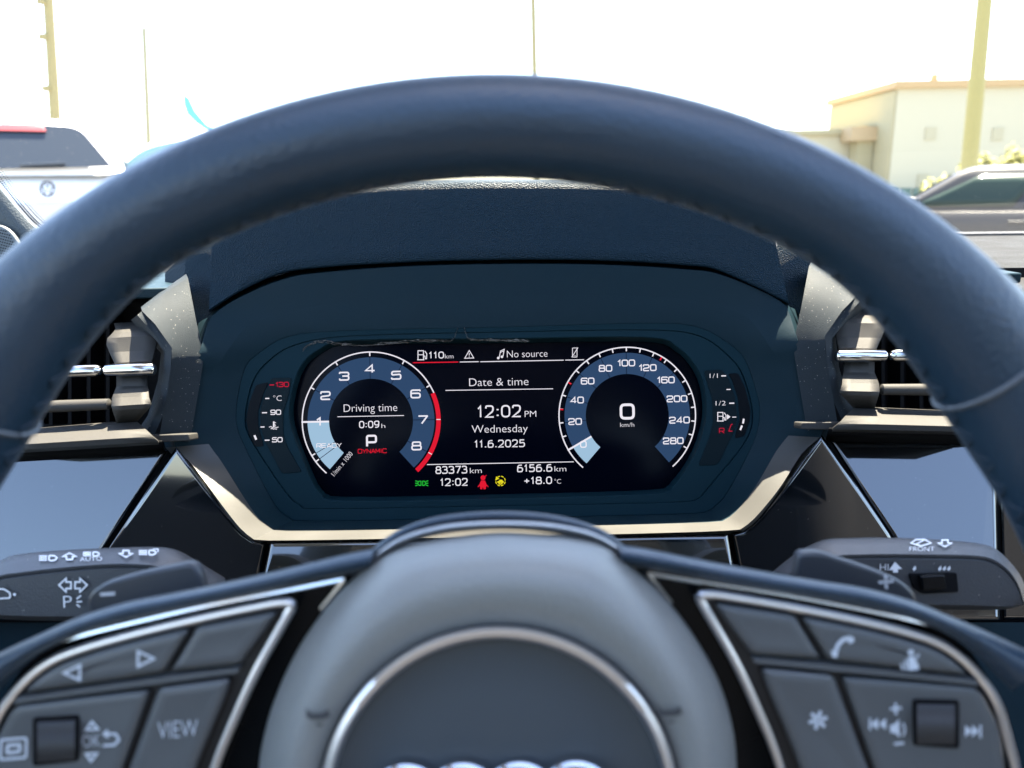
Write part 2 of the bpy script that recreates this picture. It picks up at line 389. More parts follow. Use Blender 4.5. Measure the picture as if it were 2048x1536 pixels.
# the shade surface from bezel to outer edge
fun = [rowpts(pb, DB + 0.004)]
def frow(t):
    return [P(x, y, (DB - 0.0015) * (1 - t) + outdepth(x, y) * t) for x, y in lerp(pb, po, t)]
for t in (0.0, 0.03, 0.3, 0.5): fun.append(frow(t))
eo = lambda k, dd: [P(x, y, outdepth(x, y) + dd) for x, y in [(C0[0] + (x - C0[0]) * k, C0[1] + (y - C0[1]) * k) for x, y in po]]
outer = [frow(0.5), frow(0.75), frow(0.94), frow(1.0), eo(1.003, 0.002), eo(1.03, 0.05)]
lo = [k for k in range(NP) if po[k][1] + (po[k][0] - 998) * ROLLT > 876]          # lower part: lip, sunlight put into its paler colour; upper part: cowl colour
hi = [k for k in range(lo[-1], lo[0] + NP + 1)]
grid('cowl', fun, PLAST, dash, closed=True, angle=28)
grid('cowl_edge', [[r_[k % NP] for k in hi] for r_ in outer], PLAST, dash, angle=28)
grid('cluster_lip', [[r_[k] for k in lo] for r_ in outer], LIPM, dash, angle=28)
# bezel
grid('bezel', [rowpts(pg, DS + 0.001), rowpts(pr, DB + 0.0006), rowpts(polar(grow(GLASS_O, 11)), DB), rowpts(lerp(polar(grow(GLASS_O, 11)), ps, 0.97), DB), rowpts(ps, DB + 0.0005), rowpts(lerp(ps, pb, 0.06), DB - 0.0008), rowpts(lerp(ps, pb, 0.97), DB - 0.0012), rowpts(pb, DB - 0.0006), rowpts(pb, DB + 0.004)], BEZEL, cl, closed=True, angle=25)
scr = mk('screen', rowpts(pg, DS), [tuple(range(NP))], SCREEN, cl, smooth=False)

# lip with sunlit tone in its colour below the cluster, hood and crest
HOOD_LOW = [(372, 640), (418, 622), (480, 582), (560, 546), (640, 534), (760, 526), (900, 520), (1100, 518), (1260, 522), (1380, 530), (1432, 538), (1510, 572), (1577, 606), (1615, 625)]
CREST = [(410, 520), (424, 480), (500, 420), (610, 384), (720, 369), (850, 362), (950, 360), (1050, 360), (1150, 361), (1260, 365), (1370, 378), (1470, 408), (1545, 455), (1585, 530)]
hl = spline(HOOD_LOW[1:-1], 8); hc = spline(CREST[1:-1], 8)
def res(pts, n):
    L_ = [0]
    for a, b in zip(pts, pts[1:]): L_.append(L_[-1] + math.dist(a, b))
    out = []; j = 0
    for i in range(n):
        s = L_[-1] * i / (n - 1)
        while j < len(L_) - 2 and L_[j + 1] < s: j += 1
        t = (s - L_[j]) / max(1e-9, L_[j + 1] - L_[j]); out.append(tuple(a + (b - a) * t for a, b in zip(pts[j], pts[j + 1])))
    return out
NH = 80
hl, hc = res(hl, NH), res(hc, NH)
rows = [[P(x, y + 3, 0.50) for x, y in hl], [P(x, y + 1, 0.4515) for x, y in hl], [P(x, y - 3, 0.4502) for x, y in hl]]
for t, d in ((0.15, 0.45), (0.4, 0.4492), (0.7, 0.4488), (0.90, 0.4486), (0.96, 0.4492), (0.985, 0.4505), (1.0, 0.4535)):
    rows.append([P(a[0] + (b[0] - a[0]) * t, a[1] + (b[1] - a[1]) * t, d) for a, b in zip(hl, hc)])
last = rows[-1]
for k, (dy, dz) in enumerate(((0.006, 0.0002), (0.02, -0.0015), (0.06, -0.007), (0.14, -0.022), (0.24, -0.05))):
    rows.append([p + Vector((0, dy, dz)) for p in last])
grid('hood', rows, SOFT, dash, angle=60)
# end cheeks of the hood
for sgn in (0, 1):
    f_ = (lambda p: p) if sgn == 0 else (lambda p: MX(p, 997))
    a = [f_(p) for p in [(440, 478), (440, 560), (440, 624)]]; b = [f_(p) for p in [(372, 505), (368, 560), (405, 640)]]
    c = [f_(p) for p in [(330, 545), (330, 590), (380, 660)]]
    grid('hood_end', [[P(x, y, d) for (x, y), d in zip(a, (0.470, 0.462, 0.462))], [P(x, y, 0.468) for x, y in b], [P(x, y, 0.485) for x, y in c]], SOFT, dash, angle=50)
# cheek panels between vents and cluster
for sgn in (0, 1):
    f_ = (lambda p: p) if sgn == 0 else (lambda p: MX(p, 997))
    top = [(372, 552), (330, 584), (283, 618)]; mid = [(405, 716), (372, 706), (343, 692)]
    r0 = [P(*f_(p), d) for p, d in zip([(376, 556), (328, 588), (284, 622)], (0.4525, 0.4435, 0.4345))]
    r00 = [P(*f_(p), d) for p, d in zip([(372, 548), (326, 580), (282, 614)], (0.462, 0.453, 0.444))]
    r1 = [P(*f_(p), d) for p, d in zip([(392, 640), (350, 645), (310, 648)], (0.4475, 0.4385, 0.4300))]
    r2 = [P(*f_(p), d) for p, d in zip([(408, 712), (372, 706), (344, 696)], (0.4435, 0.4355, 0.4275))]
    r3 = [P(*f_(p), d) for p, d in zip([(404, 740), (366, 735), (343, 728)], (0.4430, 0.4360, 0.4285))]
    r4 = [P(*f_(p), d) for p, d in zip([(380, 884), (345, 880), (318, 878)], (0.4425, 0.4385, 0.4325))]
    grid('cheek_panel', [r00, r0, r1, r2, r3, r4], CHEEK, dash, angle=70)
    # ridge side that turns into the vent
    e0 = [(287, 620), (316, 655), (344, 696), (340, 760), (326, 830), (308, 872)]
    e1 = [(262, 640), (296, 676), (322, 706), (316, 760), (296, 830), (268, 872)]
    grid('vent_reveal', [[P(*f_(p), 0.4365 - 0.0085 * min(1, i / 2) + (0.0015 * (i - 2) if i > 2 else 0)) for i, p in enumerate(e0)], [P(*f_(((p[0] + q[0]) / 2, (p[1] + q[1]) / 2)), 0.431) for p, q in zip(e0, e1)], [P(*f_(p), 0.452) for p in e1]], CHEEK, dash, angle=70)

# dash top pad, to the windscreen
DZ = CAM_Z - 0.066
pad = []
for y, dz in ((0.548, -0.10), (0.55, -0.03), (0.556, -0.014), (0.566, -0.004), (0.582, 0), (0.75, 0.0), (1.0, 0.0), (1.06, -0.004), (1.08, -0.03)):
    pad.append([Vector((x, y + 0.05 * (x / 0.8) ** 2 * (-1 if y > 0.9 else 0), DZ + dz)) for x in [-0.78 + 1.78 * i / 60 for i in range(61)]])
PADM = mat('dash_top_skin', (0.014, 0.0138, 0.0135), 0.7, spec=0.1, bump=(700, 0.8, 0.0015), grain='cell', vary=0.12)
grid('top_pad', pad, PADM, dash, angle=50)
boxw('centre_ledge', (0.655, 0.512, DZ - 0.011), (0.74, 0.10, 0.026), PADM, dash, bevel=0.006)
grid('demister_strip', [[Vector((x, 0.985 - 0.05 * (x / 0.8) ** 2 + w_, DZ + 0.003 * k)) for x in [-0.6 + 1.5 * i / 30 for i in range(31)]] for w_, k in ((0, 0), (0.001, 1), (0.03, 1), (0.031, 0))], mat('demister_black', (0.012, 0.012, 0.012), 0.7), dash)

# gloss panels under the cluster
dp = 0.4215
def gp(name, pts, d, thick=0.012, r=3, m=GLOSS, bevel=0.0011):
    return pillow(name, pts, r, lambda x, y, h: P(x, y, (d(x, y) if callable(d) else d) - h), [(0, -thick), (0, -0.0022), (1.5, -0.0010), (4, -0.0003), (8, 0), (9.5, 0), (16, 0)], m, dash, angle=40)
tri = [(353, 893), (436, 1004), (482, 1061), (508, 1079), (534, 1084), (518, 1160), (440, 1240), (140, 1240), (216, 1098)]
tri_r = [2, 30, 18, 10, 2, 4, 4, 4, 4]
gp('gloss_wedge', tri, lambda x, y: 0.428 + (y - 893) * 0.000015, r=tri_r)
gp('gloss_wedge', mirror(tri, 998), lambda x, y: 0.428 + (y - 868) * 0.000015, r=tri_r[::-1])
gp('gloss_strip', [(541, 1085), (1455, 1068), (1470, 1150), (522, 1170)], lambda x, y: 0.4145 - (y - 1070) * 0.00006, r=3)
side = [(338, 900), (206, 1098), (130, 1240), (-140, 1240), (-140, 915)]
gp('gloss_panel', side, lambda x, y: 0.448 - (y - 893) * 0.00005, r=3)
gp('gloss_panel', [(1658, 880), (1990, 874), (2000, 1240), (1870, 1240), (1786, 1074)], lambda x, y: 0.449 - (y - 868) * 0.00008, r=3)
gp('gloss_panel', [(1996, 874), (2200, 870), (2200, 1240), (2005, 1240)], lambda x, y: 0.447, r=3)
# body behind everything
mk('carcass', [P(-500, 560, 0.52), P(2600, 530, 0.52), P(2600, 1500, 0.50), P(-500, 1500, 0.50), P(-500, 560, 0.60), P(2600, 530, 0.60), P(2600, 1500, 0.60), P(-500, 1500, 0.60)], [(0, 1, 2, 3), (4, 7, 6, 5), (0, 4, 5, 1), (3, 2, 6, 7), (0, 3, 7, 4), (1, 5, 6, 2)], CAV, dash, smooth=False)
# knee panel below
mk('knee_panel', [P(-500, 1245, 0.445), P(2600, 1245, 0.445), P(2600, 2100, 0.42), P(-500, 2100, 0.42), P(-500, 1245, 0.52), P(2600, 1245, 0.52), P(2600, 2100, 0.5), P(-500, 2100, 0.5)], [(0, 1, 2, 3), (4, 7, 6, 5), (0, 4, 5, 1), (3, 2, 6, 7), (0, 3, 7, 4), (1, 5, 6, 2)], PLAST, dash, smooth=False)

# ------------------------------------------------------------------ air vents
def make_vent(f_, side, lab):
    v = thing('air_vent', P(*f_((220, 880)), 0.45), lab, 'air vent')
    def blade(name, rws, m=VENT, solid=0.0015):
        grid(name, [[P(*f_((xa + (xb - xa) * i / 4, ya + (yb - ya) * i / 4)), d) for i in range(5)] for (xa, ya, xb, yb, d) in rws], m, v, solid=solid, angle=9)
    gv = [(-60, 612), (345, 604), (345, 900), (-60, 900)]
    slab('cavity', [P(*f_(p), 0.505) for p in gv], FWD * 0.01, CAV, v, bevel=0)
    blade('guide_block', [(228, 648, 296, 645, 0.462), (232, 660, 300, 655, 0.453), (226, 668, 308, 663, 0.4445), (216, 678, 313, 672, 0.4405), (214, 690, 314, 684, 0.4395), (220, 706, 310, 702, 0.4375), (230, 726, 304, 722, 0.4315), (230, 734, 302, 732, 0.434)])
    blade('guide_block', [(234, 748, 294, 746, 0.4345), (234, 775, 295, 773, 0.4325), (231, 782, 297, 779, 0.4275), (225, 798, 298, 794, 0.4235), (224, 813, 302, 808, 0.4175), (226, 819, 300, 814, 0.4185), (236, 852, 268, 850, 0.430)])
    for a, b in (((40, 746), (203, 741)), ((208, 741), (312, 738))):
        path = [P(*f_((a[0] + (b[0] - a[0]) * t, a[1] + (b[1] - a[1]) * t)), 0.4295) for t in (0, 0.02, 0.06, 0.5, 0.94, 0.98, 1)]
        tube('chrome_bar', path, [0.0012, 0.0026, 0.0034, 0.0035, 0.0034, 0.0026, 0.0012], CHROME, v, n=16)
    path = [P(*f_((30 + (222 - 30) * t, 816 + (808 - 816) * t)), 0.4225) for t in (0, 0.02, 0.5, 0.98, 1)]
    tube('lower_bar', path, [0.0012, 0.0030, 0.0033, 0.0030, 0.0012], VENT, v, n=14)
    sh = [P(*f_((-60, 606)), 0.453), P(*f_((340, 596)), 0.453)]
    slab('vent_shelf', [sh[0], sh[1], sh[1] + Vector((0, 0.10, 0.0)), sh[0] + Vector((0, 0.10, 0.0))], (0, 0, 0.006), PLAST, v, bevel=0.001)
    for k in range(5):
        x = 60 + k * 38
        slab('vane', [P(*f_(p), 0.488) for p in ((x, 612), (x + 7, 600), (x + 7, 850), (x, 850))], FWD * 0.016, CAV, v, bevel=0)
    lip = [(20, 862, 268, 842, 0.432), (16, 866, 276, 846, 0.4245), (10, 876, 292, 860, 0.4155), (4, 892, 306, 873, 0.4085), (4, 900, 316, 882, 0.4095), (4, 906, 318, 888, 0.430)]
    blade('lip_blade', lip, solid=0.001)
    tl = rpoly([(296, 870), (378, 868), (380, 881), (300, 886)], 3)
    slab('lip_tail', [P(*f_(p), 0.4245) for p in tl], FWD * 0.012, VENT, v, bevel=0.0006)
    blade('lip_underside', [(0, 896, 324, 883, 0.4235), (0, 925, 330, 905, 0.448)], CAV)
    return v
make_vent(lambda p: p, 0, 'slatted air vent with chrome bar beside the temperature gauge end of the cluster')
make_vent(lambda p: MX(p, 991), 1, 'slatted air vent with chrome bar beside the fuel gauge end of the cluster')

# ------------------------------------------------------------------ cluster graphics
WHT = emit('screen_white', (240, 236, 246)); RED = emit('screen_red', (225, 20, 45)); RED2 = emit('screen_red_dim', (190, 25, 55))
ANN = emit('screen_slate', (44, 70, 104)); LIT = emit('screen_pale_blue', (158, 192, 218)); DIV = emit('screen_line_dark', (8, 20, 44))
GRN = emit('screen_green', (40, 205, 60)); YEL = emit('screen_yellow', (230, 215, 30))
def S(k): return lambda x, y: P(x, y, DS - 0.0003 * k)
def pol(c, r, a): return (c[0] + r * math.cos(R(a)), c[1] - r * math.sin(R(a)))
def gauge(name, c, r_in, r_out, r_line, a_start, a_end, a_needle, majors, labels, ticks, redticks, nh, nw, nt_, divs, lab):
    d = Draw(); d.ring(c[0], c[1], r_in, r_out, a_end, a_start, 110); a = d.make(name, S(1), ANN, cl); a['label'] = lab
    Draw().ring(c[0], c[1], r_in, r_out, a_needle, a_start, 40).make('swept_band', S(2), LIT, a)
    Draw().ring(c[0], c[1], r_line - 1.2, r_line + 1.2, a_end if name == 'speedometer' else 24, a_start, 120).make('dial_line', S(1), WHT, a)
    d = Draw()
    for q in divs: Draw().stroke([pol(c, r_in, q), pol(c, r_out, q)], 1.3).make('division', S(3), DIV, a)
    for q in ticks: Draw().stroke([pol(c, r_line - 8, q), pol(c, r_line, q)], 2.4).make('tick', S(2), WHT, a)
    for q in redticks: Draw().stroke([pol(c, r_line - 8, q), pol(c, r_line - 1, q)], 3).make('tick', S(3), RED, a)
    Draw().stroke([pol(c, r_in, a_needle), pol(c, r_line + 1.5, a_needle)], 3.6).make('needle', S(4), WHT, a)
    for (s_, q, rr) in labels:
        x, y = pol(c, rr, q); Draw().wide(s_, x, y, nw, nh, nt_).make('numeral', S(5), WHT, a)
    return a
TC = (742, 841.5)
ang = lambda v_: 180 - 30 * (v_ - 1) + ROLL
tach = gauge('tachometer', TC, 84, 127, 137.5, 228.6 + ROLL, -48.6 + ROLL, ang(1), None,
      [(str(k), ang(k), 104) for k in range(1, 9)], [ang(k) for k in (2, 3, 4, 5, 6)] + [210.5, 216.5], [], 15, 18, 3.0, [ang(k) for k in (2, 3, 4, 5, 6, 7, 8)] + [210.5, 216.5], 'rev counter dial numbered one to eight with red arc')
Draw().ring(TC[0], TC[1], 130.5, 139.5, -47.5, 24, 60).make('red_arc', S(1), RED, tach)
d = Draw()
for k in (7, 8): d.stroke([pol(TC, 131, ang(k)), pol(TC, 139, ang(k))], 1.6)
d.make('tick', S(2), WHT, tach)
Draw().wide('READY', 658, 891, 8.4, 8, 1.35, gap=0.22).make('ready_text', S(6), WHT, tach)
Draw().text('1/min x 1000', 669, 953, 58, 9.5, rot=50).make('unit_text', S(5), WHT, tach)
SC = (1254.5, 831)
spd_ang = {0: 210.3, 20: 186.6, 40: 162.9, 60: 139, 80: 114.8, 100: 91, 120: 66.8, 160: 42.6, 200: 18.6, 240: -5, 280: -28.8}
speed = gauge('speedometer', SC, 83, 125.5, 136.5, 229.6, -48.3, 210.3, None,
      [(str(k), a_ + (3 if k == 0 else 0), 105 if k not in (80, 120) else 104) for k, a_ in spd_ang.items()], [210.3 - 11.95 * k for k in range(1, 21)], [150.7, 174.7, 59.4], 11.5, 11, 2.3, list(spd_ang.values())[1:], 'speed dial numbered zero to 280')
# centre texts
info = Draw().text('Driving time', 687.5, 824, 107, 15).num('0:09', 718, 856.5, 41, 14.5, 2.0).text('h', 763, 856, 7.5, 8.5)
info = info.make('trip_text', S(1), WHT, cl)
Draw().stroke([(675, 833.5), (808, 831)], 1.4).make('rule', S(1), WHT, cl)
Draw().wide('P', 743, 882, 18, 21, 4.0).make('gear_letter', S(1), WHT, cl)
Draw().wide('DYNAMIC', 744.5, 902, 7.4, 8, 1.3, gap=0.2).make('mode_text', S(1), RED, cl)
Draw().wide('0', 1254.5, 823, 25, 27, 5.2).make('speed_readout', S(1), WHT, cl)
Draw().text('km/h', 1240.5, 854, 28, 8.5).make('unit_text', S(1), WHT, cl)
Draw().text('Date & time', 938.5, 772.5, 118.5, 15.5).make('heading_text', S(1), WHT, cl)
Draw().stroke([(891, 780.8), (1106, 777.5)], 1.5).make('rule', S(1), WHT, cl)
Draw().num('12:02', 954, 836, 89, 25, 3.0).text('PM', 1049.5, 834, 23, 12).make('clock_text', S(1), WHT, cl)
Draw().text('Wednesday', 943.5, 866, 112, 15).make('weekday_text', S(1), WHT, cl)
Draw().num('11.6.2025', 948.5, 896, 102, 15.5, 2.1).make('date_text', S(1), WHT, cl)
Draw().num('110', 857.5, 717.5, 31, 14, 2.0).text('km', 890, 717, 17, 8.5).make('range_text', S(1), WHT, cl)
def pump(x, y, s):
    d = Draw(); d.stroke([(x, y), (x, y - 18 * s), (x + 11 * s, y - 18 * s), (x + 11 * s, y)], 1.7)
    d.stroke([(x - 1.5 * s, y), (x + 12.5 * s, y)], 1.8).stroke([(x, y - 10 * s), (x + 11 * s, y - 10 * s)], 1.5)
    d.stroke([(x + 11 * s, y - 8 * s), (x + 14 * s, y - 7 * s), (x + 14.5 * s, y - 2 * s), (x + 17 * s, y - 2 * s), (x + 17.5 * s, y - 12 * s), (x + 13.5 * s, y - 17.5 * s)], 1.6); return d
pump(836, 719.5, 1).make('pump_icon', S(1), WHT, cl)
Draw().stroke([(825.5, 725.5), (916.5, 724)], 2).make('tab_line', S(1), RED, cl)
Draw().stroke([(919.5, 724), (957.5, 723.3)], 1.6).make('tab_line', S(1), WHT, cl)
Draw().stroke([(960.5, 723.5), (1127.5, 720.3)], 1.6).make('tab_line', S(1), WHT, cl)
Draw().stroke([(1130.5, 720.2), (1168, 719.5)], 1.6).make('tab_line', S(1), WHT, cl)
Draw().stroke([(929.5, 716.5), (938.5, 701), (947.5, 716)], 1.5, True).stroke([(938.5, 706), (938.5, 711)], 1.5).stroke([(938.5, 713), (938.5, 714.5)], 1.5).make('warning_icon', S(1), WHT, cl)
d = Draw().stroke([(998.5, 715), (1001, 702), (1008.5, 698.5), (1006, 712.5)], 1.5).stroke([(1000.5, 705), (1008, 701.5)], 1.5)
d.poly([pol((996.5, 716), 2.6, a_) for a_ in range(0, 360, 40)]).poly([pol((1003.8, 713.5), 2.6, a_) for a_ in range(0, 360, 40)]).make('note_icon', S(1), WHT, cl)
Draw().text('No source', 1014, 715, 81, 13.5).make('source_text', S(1), WHT, cl)
Draw().stroke(rpoly([(1145, 696), (1154, 695.8), (1154, 714), (1145, 714.2)], 1.5), 1.3, True).stroke([(1143.5, 714.5), (1156, 695)], 1.4).stroke([(1149, 711.5), (1151, 711.5)], 1.4).make('phone_icon', S(1), WHT, cl)
Draw().stroke([(854, 929.2), (1147.5, 923.6)], 1.5).make('rule', S(1), WHT, cl)
Draw().num('83373', 871, 948, 64, 15.5, 2.1).text('km', 940, 946.5, 23.5, 10.5).make('odometer_text', S(1), WHT, cl)
Draw().num('12:02', 880, 972.5, 56, 15.5, 2.1).make('clock_text', S(1), WHT, cl)
Draw().num('6156.6', 1034, 944.5, 71, 15.5, 2.1).text('km', 1109, 943, 23.5, 10.5).make('trip_text', S(1), WHT, cl)
Draw().num('+18.0', 1047.5, 969, 57, 15, 2.1).text('°C', 1109, 967.5, 13, 9).make('temperature_text', S(1), WHT, cl)
d = Draw()
for sx in (-1, 1):
    d.stroke([pol((843.5 + sx * 4.2, 966.5), 0, 0)] * 1 + [(843.5 + sx * 1.5, 961.5), (843.5 + sx * 1.5, 971.5)], 1.3) if False else None
    d.stroke(rpoly([(843.5 + sx * 1.6, 962), (843.5 + sx * 5, 962), (843.5 + sx * 8.5, 966.5), (843.5 + sx * 5, 971), (843.5 + sx * 1.6, 971)], 2), 1.5, True)
    for k in (-1, 0, 1): d.stroke([(843.5 + sx * 8.2, 966.5 + k * 3.5), (843.5 + sx * 13, 966.5 + k * 5.2)], 1.5)
d.make('light_icon', S(1), GRN, cl)
d = Draw().poly([pol((966, 955.5), 5, a_) for a_ in range(0, 360, 30)])
d.poly([(962, 961), (970, 961), (974.5, 972), (972, 973), (971.5, 978.5), (967, 978.5), (966.5, 975), (965, 975), (964.5, 978.5), (960.5, 978.5), (960, 973), (957.5, 972)]).stroke([(970, 953), (973, 950.5)], 1.4).stroke([(973, 970), (977, 974)], 1.6).stroke([(959, 970), (955.5, 974)], 1.6)
d.make('belt_icon', S(1), RED, cl)
d = Draw()
for a_ in range(0, 320, 45): d.ring(1001, 962, 8.6, 10.4, a_ + 140, a_ + 172, 5)
d.poly([(990.5, 961), (992.5, 952.5), (998.5, 957.5)]).poly([(994.5, 965.5), (994.5, 963), (997.5, 962), (999.5, 959.5), (1004, 959.5), (1007.5, 963), (1007.5, 965.5)]).ring(1001, 965, 2, 4.5, 180, 360, 8)
d.make('eco_icon', S(1), YEL, cl)

# side gauges beside the screen: window plates and printed lit marks
def plate(name, pts, r, d_, m, n=3, bev=0.0004):
    return slab(name, [P(x, y, d_) for x, y in rpoly(pts, r)], FWD * 0.0009, m, cl, bevel=bev, seg=2)
tw = [(543, 756), (583, 755), (578, 787), (566, 825), (566, 868), (574, 893), (603, 944), (564, 947), (531, 884), (521, 852), (521, 818), (531, 782)]
tn = [(512, 770), (537, 764), (527, 786), (516, 822), (516, 852), (525, 884), (527, 893), (510, 893), (497, 866), (492, 838), (498, 806)]
fw = [(1408, 741), (1444, 739), (1458, 760), (1470, 795), (1475, 835), (1468, 862), (1440, 922), (1432, 930), (1397, 931), (1420, 872), (1427, 845), (1425, 800)]
fn = [(1457, 747), (1476, 746), (1490, 775), (1501, 818), (1500, 840), (1489, 872), (1470, 877), (1472, 865), (1480, 840), (1476, 795), (1464, 760)]
rr_ = 6
pw = plate('temperature_window', tw, rr_, DB - 0.0006, BEZ2); plate('temperature_slot', tn, 5, DB - 0.0005, mat('slot_black', (0.0015, 0.003, 0.005), 0.4, spec=0.06))
fwp = plate('fuel_window', fw, rr_, DB - 0.0006, BEZ2); plate('fuel_slot', fn, 5, DB - 0.0005, MATS['slot_black'])
G_ = lambda x, y: P(x, y, DB - 0.0010)
d = Draw()
for x0, y0, ln in ((530.5, 797, 8), (524, 825.5, 10), (521, 854, 8), (529.5, 880.5, 9.5)): d.stroke([(x0, y0), (x0 + ln, y0 - 0.2)], 2.2)
d.wide('90', 551.5, 824.5, 8.6, 8.6, 1.8).wide('50', 554.5, 879.5, 8.6, 8.6, 1.8).text('°C', 546.5, 802, 17, 10.5)
d.stroke([(547.5, 843), (547.5, 854)], 3).stroke([(549, 845), (552, 845)], 1.2).stroke([(549, 848.5), (551, 848.5)], 1.2).stroke([(549, 851.5), (552, 851.5)], 1.2)
for k in (0, 3.4): d.stroke([(538 + k, 854.5 + k), (541.5 + k, 854 + k - 1), (545 + k / 2, 855 + k), (549, 854 + k), (553, 855 + k), (557 - k, 854 + k)], 1.4)
d.make('temperature_marks', G_, WHT, cl)
Draw().stroke([(539, 770), (548.5, 769.8)], 2.2).wide('130', 564.5, 769, 8.4, 8.6, 1.8).make('hot_mark', G_, RED2, cl)
Draw().stroke([(508.8, 870.5), (512.5, 879.5)], 4).make('temperature_pointer', G_, WHT, cl)
d = Draw()
for x0, y0, ln, w_ in ((1442.5, 751.8, 9.5, 2.4), (1453, 779, 8, 1.8), (1458.5, 806.5, 10, 2.4), (1464.5, 834.3, 8, 1.6)): d.stroke([(x0, y0), (x0 + ln, y0 - 0.2)], w_)
d.text('1/1', 1419.5, 756, 16, 8.5).text('1/2', 1431.5, 811, 20, 8.8).poly([(1454, 828.5), (1461, 833.5), (1454, 839)])
d.make('fuel_marks', G_, WHT, cl); pump(1435.5, 842, 0.95).make('pump_icon', G_, WHT, cl)
Draw().wide('R', 1443.5, 861.5, 9.5, 10, 1.5).stroke([(1465.5, 848.5), (1462.5, 848.8), (1457.5, 862.3), (1465, 862.3)], 1.6).make('reserve_mark', G_, RED2, cl)
Draw().stroke([(1487.5, 837.5), (1486, 847)], 3.6).stroke([(1484, 851), (1480.5, 860)], 3.6).make('fuel_pointer', G_, WHT, cl)
# pale strips painting the glass reflection along the top of the screen
fm = mat('painted_glint', (0.13, 0.12, 0.11), 0.4)
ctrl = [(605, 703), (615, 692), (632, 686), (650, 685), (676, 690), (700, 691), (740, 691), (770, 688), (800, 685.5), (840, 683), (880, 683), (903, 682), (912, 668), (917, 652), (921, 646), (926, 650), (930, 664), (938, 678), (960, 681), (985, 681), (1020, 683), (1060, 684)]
random.seed(3)
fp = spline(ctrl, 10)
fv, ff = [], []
for st_ in range(5):                                  # several short broken strips rather than one line
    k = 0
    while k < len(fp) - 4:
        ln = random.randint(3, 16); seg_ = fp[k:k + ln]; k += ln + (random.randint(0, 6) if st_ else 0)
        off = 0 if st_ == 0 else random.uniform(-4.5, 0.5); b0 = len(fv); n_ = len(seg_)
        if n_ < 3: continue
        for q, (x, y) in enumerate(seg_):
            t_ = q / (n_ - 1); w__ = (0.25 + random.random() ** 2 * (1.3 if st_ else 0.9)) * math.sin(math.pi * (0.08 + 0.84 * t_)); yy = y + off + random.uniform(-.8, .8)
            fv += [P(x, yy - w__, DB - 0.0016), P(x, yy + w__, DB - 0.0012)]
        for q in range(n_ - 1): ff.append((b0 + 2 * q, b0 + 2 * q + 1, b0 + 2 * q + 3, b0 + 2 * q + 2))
fo = mk('glint_strips', fv, ff, fm, cl, smooth=False, recalc=False); fo['kind'] = 'stuff'

# ------------------------------------------------------------------ steering wheel
TW = PITCH - 4.7
NW = Vector((0, -math.cos(R(TW)), math.sin(R(TW)))); UW = Vector((0, math.sin(R(TW)), math.cos(R(TW)))); XW = Vector((1, 0, 0))
HC = P(993, 1614, 0.2003)
def WP(px, py, z=0.0):
    r = ray(px, py); o = Vector((0, 0, CAM_Z)); pl = HC + NW * z
    return o + r * ((pl - o).dot(NW) / r.dot(NW))
sw = thing('steering_wheel', HC - NW * 0.05, 'black leather steering wheel with round airbag cover and chrome trimmed spokes', 'steering wheel')
RO = 0.185
rows = []; NR = 200; NC = 28
for i in range(NR):
    a = 2 * math.pi * i / NR
    adeg = math.degrees(a) % 360
    w_ = 0.0120 + 0.0022 * (sm(25, 45, adeg if adeg < 90 else 180 - adeg) if 0 <= adeg <= 180 else 0) * 0 + 0.0048 * (1 - sm(35, 62, adeg if adeg <= 90 else 180 - adeg) if 0 <= adeg <= 180 else 1)
    cdir = XW * math.cos(a) + UW * math.sin(a); c = HC + cdir * (RO - w_)
    rows.append([c + cdir * (w_ * math.cos(b)) + NW * (0.0142 * math.sin(b)) for b in [2 * math.pi * j / NC for j in range(NC)]])
rows.append(rows[0]); rows = [r_ + [r_[0]] for r_ in rows]
grid('rim', rows, LEATHER, sw, angle=80)
# lacing stitches on the inner edge
v = []; f = []
random.seed(5)
NS = 96
for i in range(NS):
    adeg = 24 + 132 * (i + random.uniform(-.18, .18)) / (NS - 1); a = R(adeg); q = adeg if adeg <= 90 else 180 - adeg
    w_ = 0.0120 + 0.0048 * (1 - sm(35, 62, q)); pts = []
    j0 = random.uniform(-.05, .05); sl = random.uniform(0.7, 1.25); sg = 1 if i % 2 else -1
    for k in range(6):
        u = k / 5; aa = a + (u - 0.5) * 0.022 * sl * sg; bb = 2.86 + j0 + 0.26 * u; cd = XW * math.cos(aa) + UW * math.sin(aa)
        lift = 0.0004 * math.sin(math.pi * u) - 0.0001
        pts.append(HC + cd * (RO - w_) + cd * ((w_ + lift) * math.cos(bb)) + NW * ((0.0142 + lift) * math.sin(bb)))
    b0 = len(v)
    for k, p in enumerate(pts):
        cd = XW * math.cos(a) + UW * math.sin(a); tdir = UW * math.cos(a) - XW * math.sin(a); rr = 0.00036 * (0.4 + 0.6 * math.sin(math.pi * (k + .5) / 6))
        v += [p + tdir * rr, p - cd * rr + NW * rr * .5, p - tdir * rr, p + cd * rr - NW * rr * .5]
    for k in range(5):
        for j in range(4): f.append((b0 + 4 * k + j, b0 + 4 * k + (j + 1) % 4, b0 + 4 * k + 4 + (j + 1) % 4, b0 + 4 * k + 4 + j))
st = mk('stitching', v, f, THREAD, sw); st['kind'] = 'stuff'
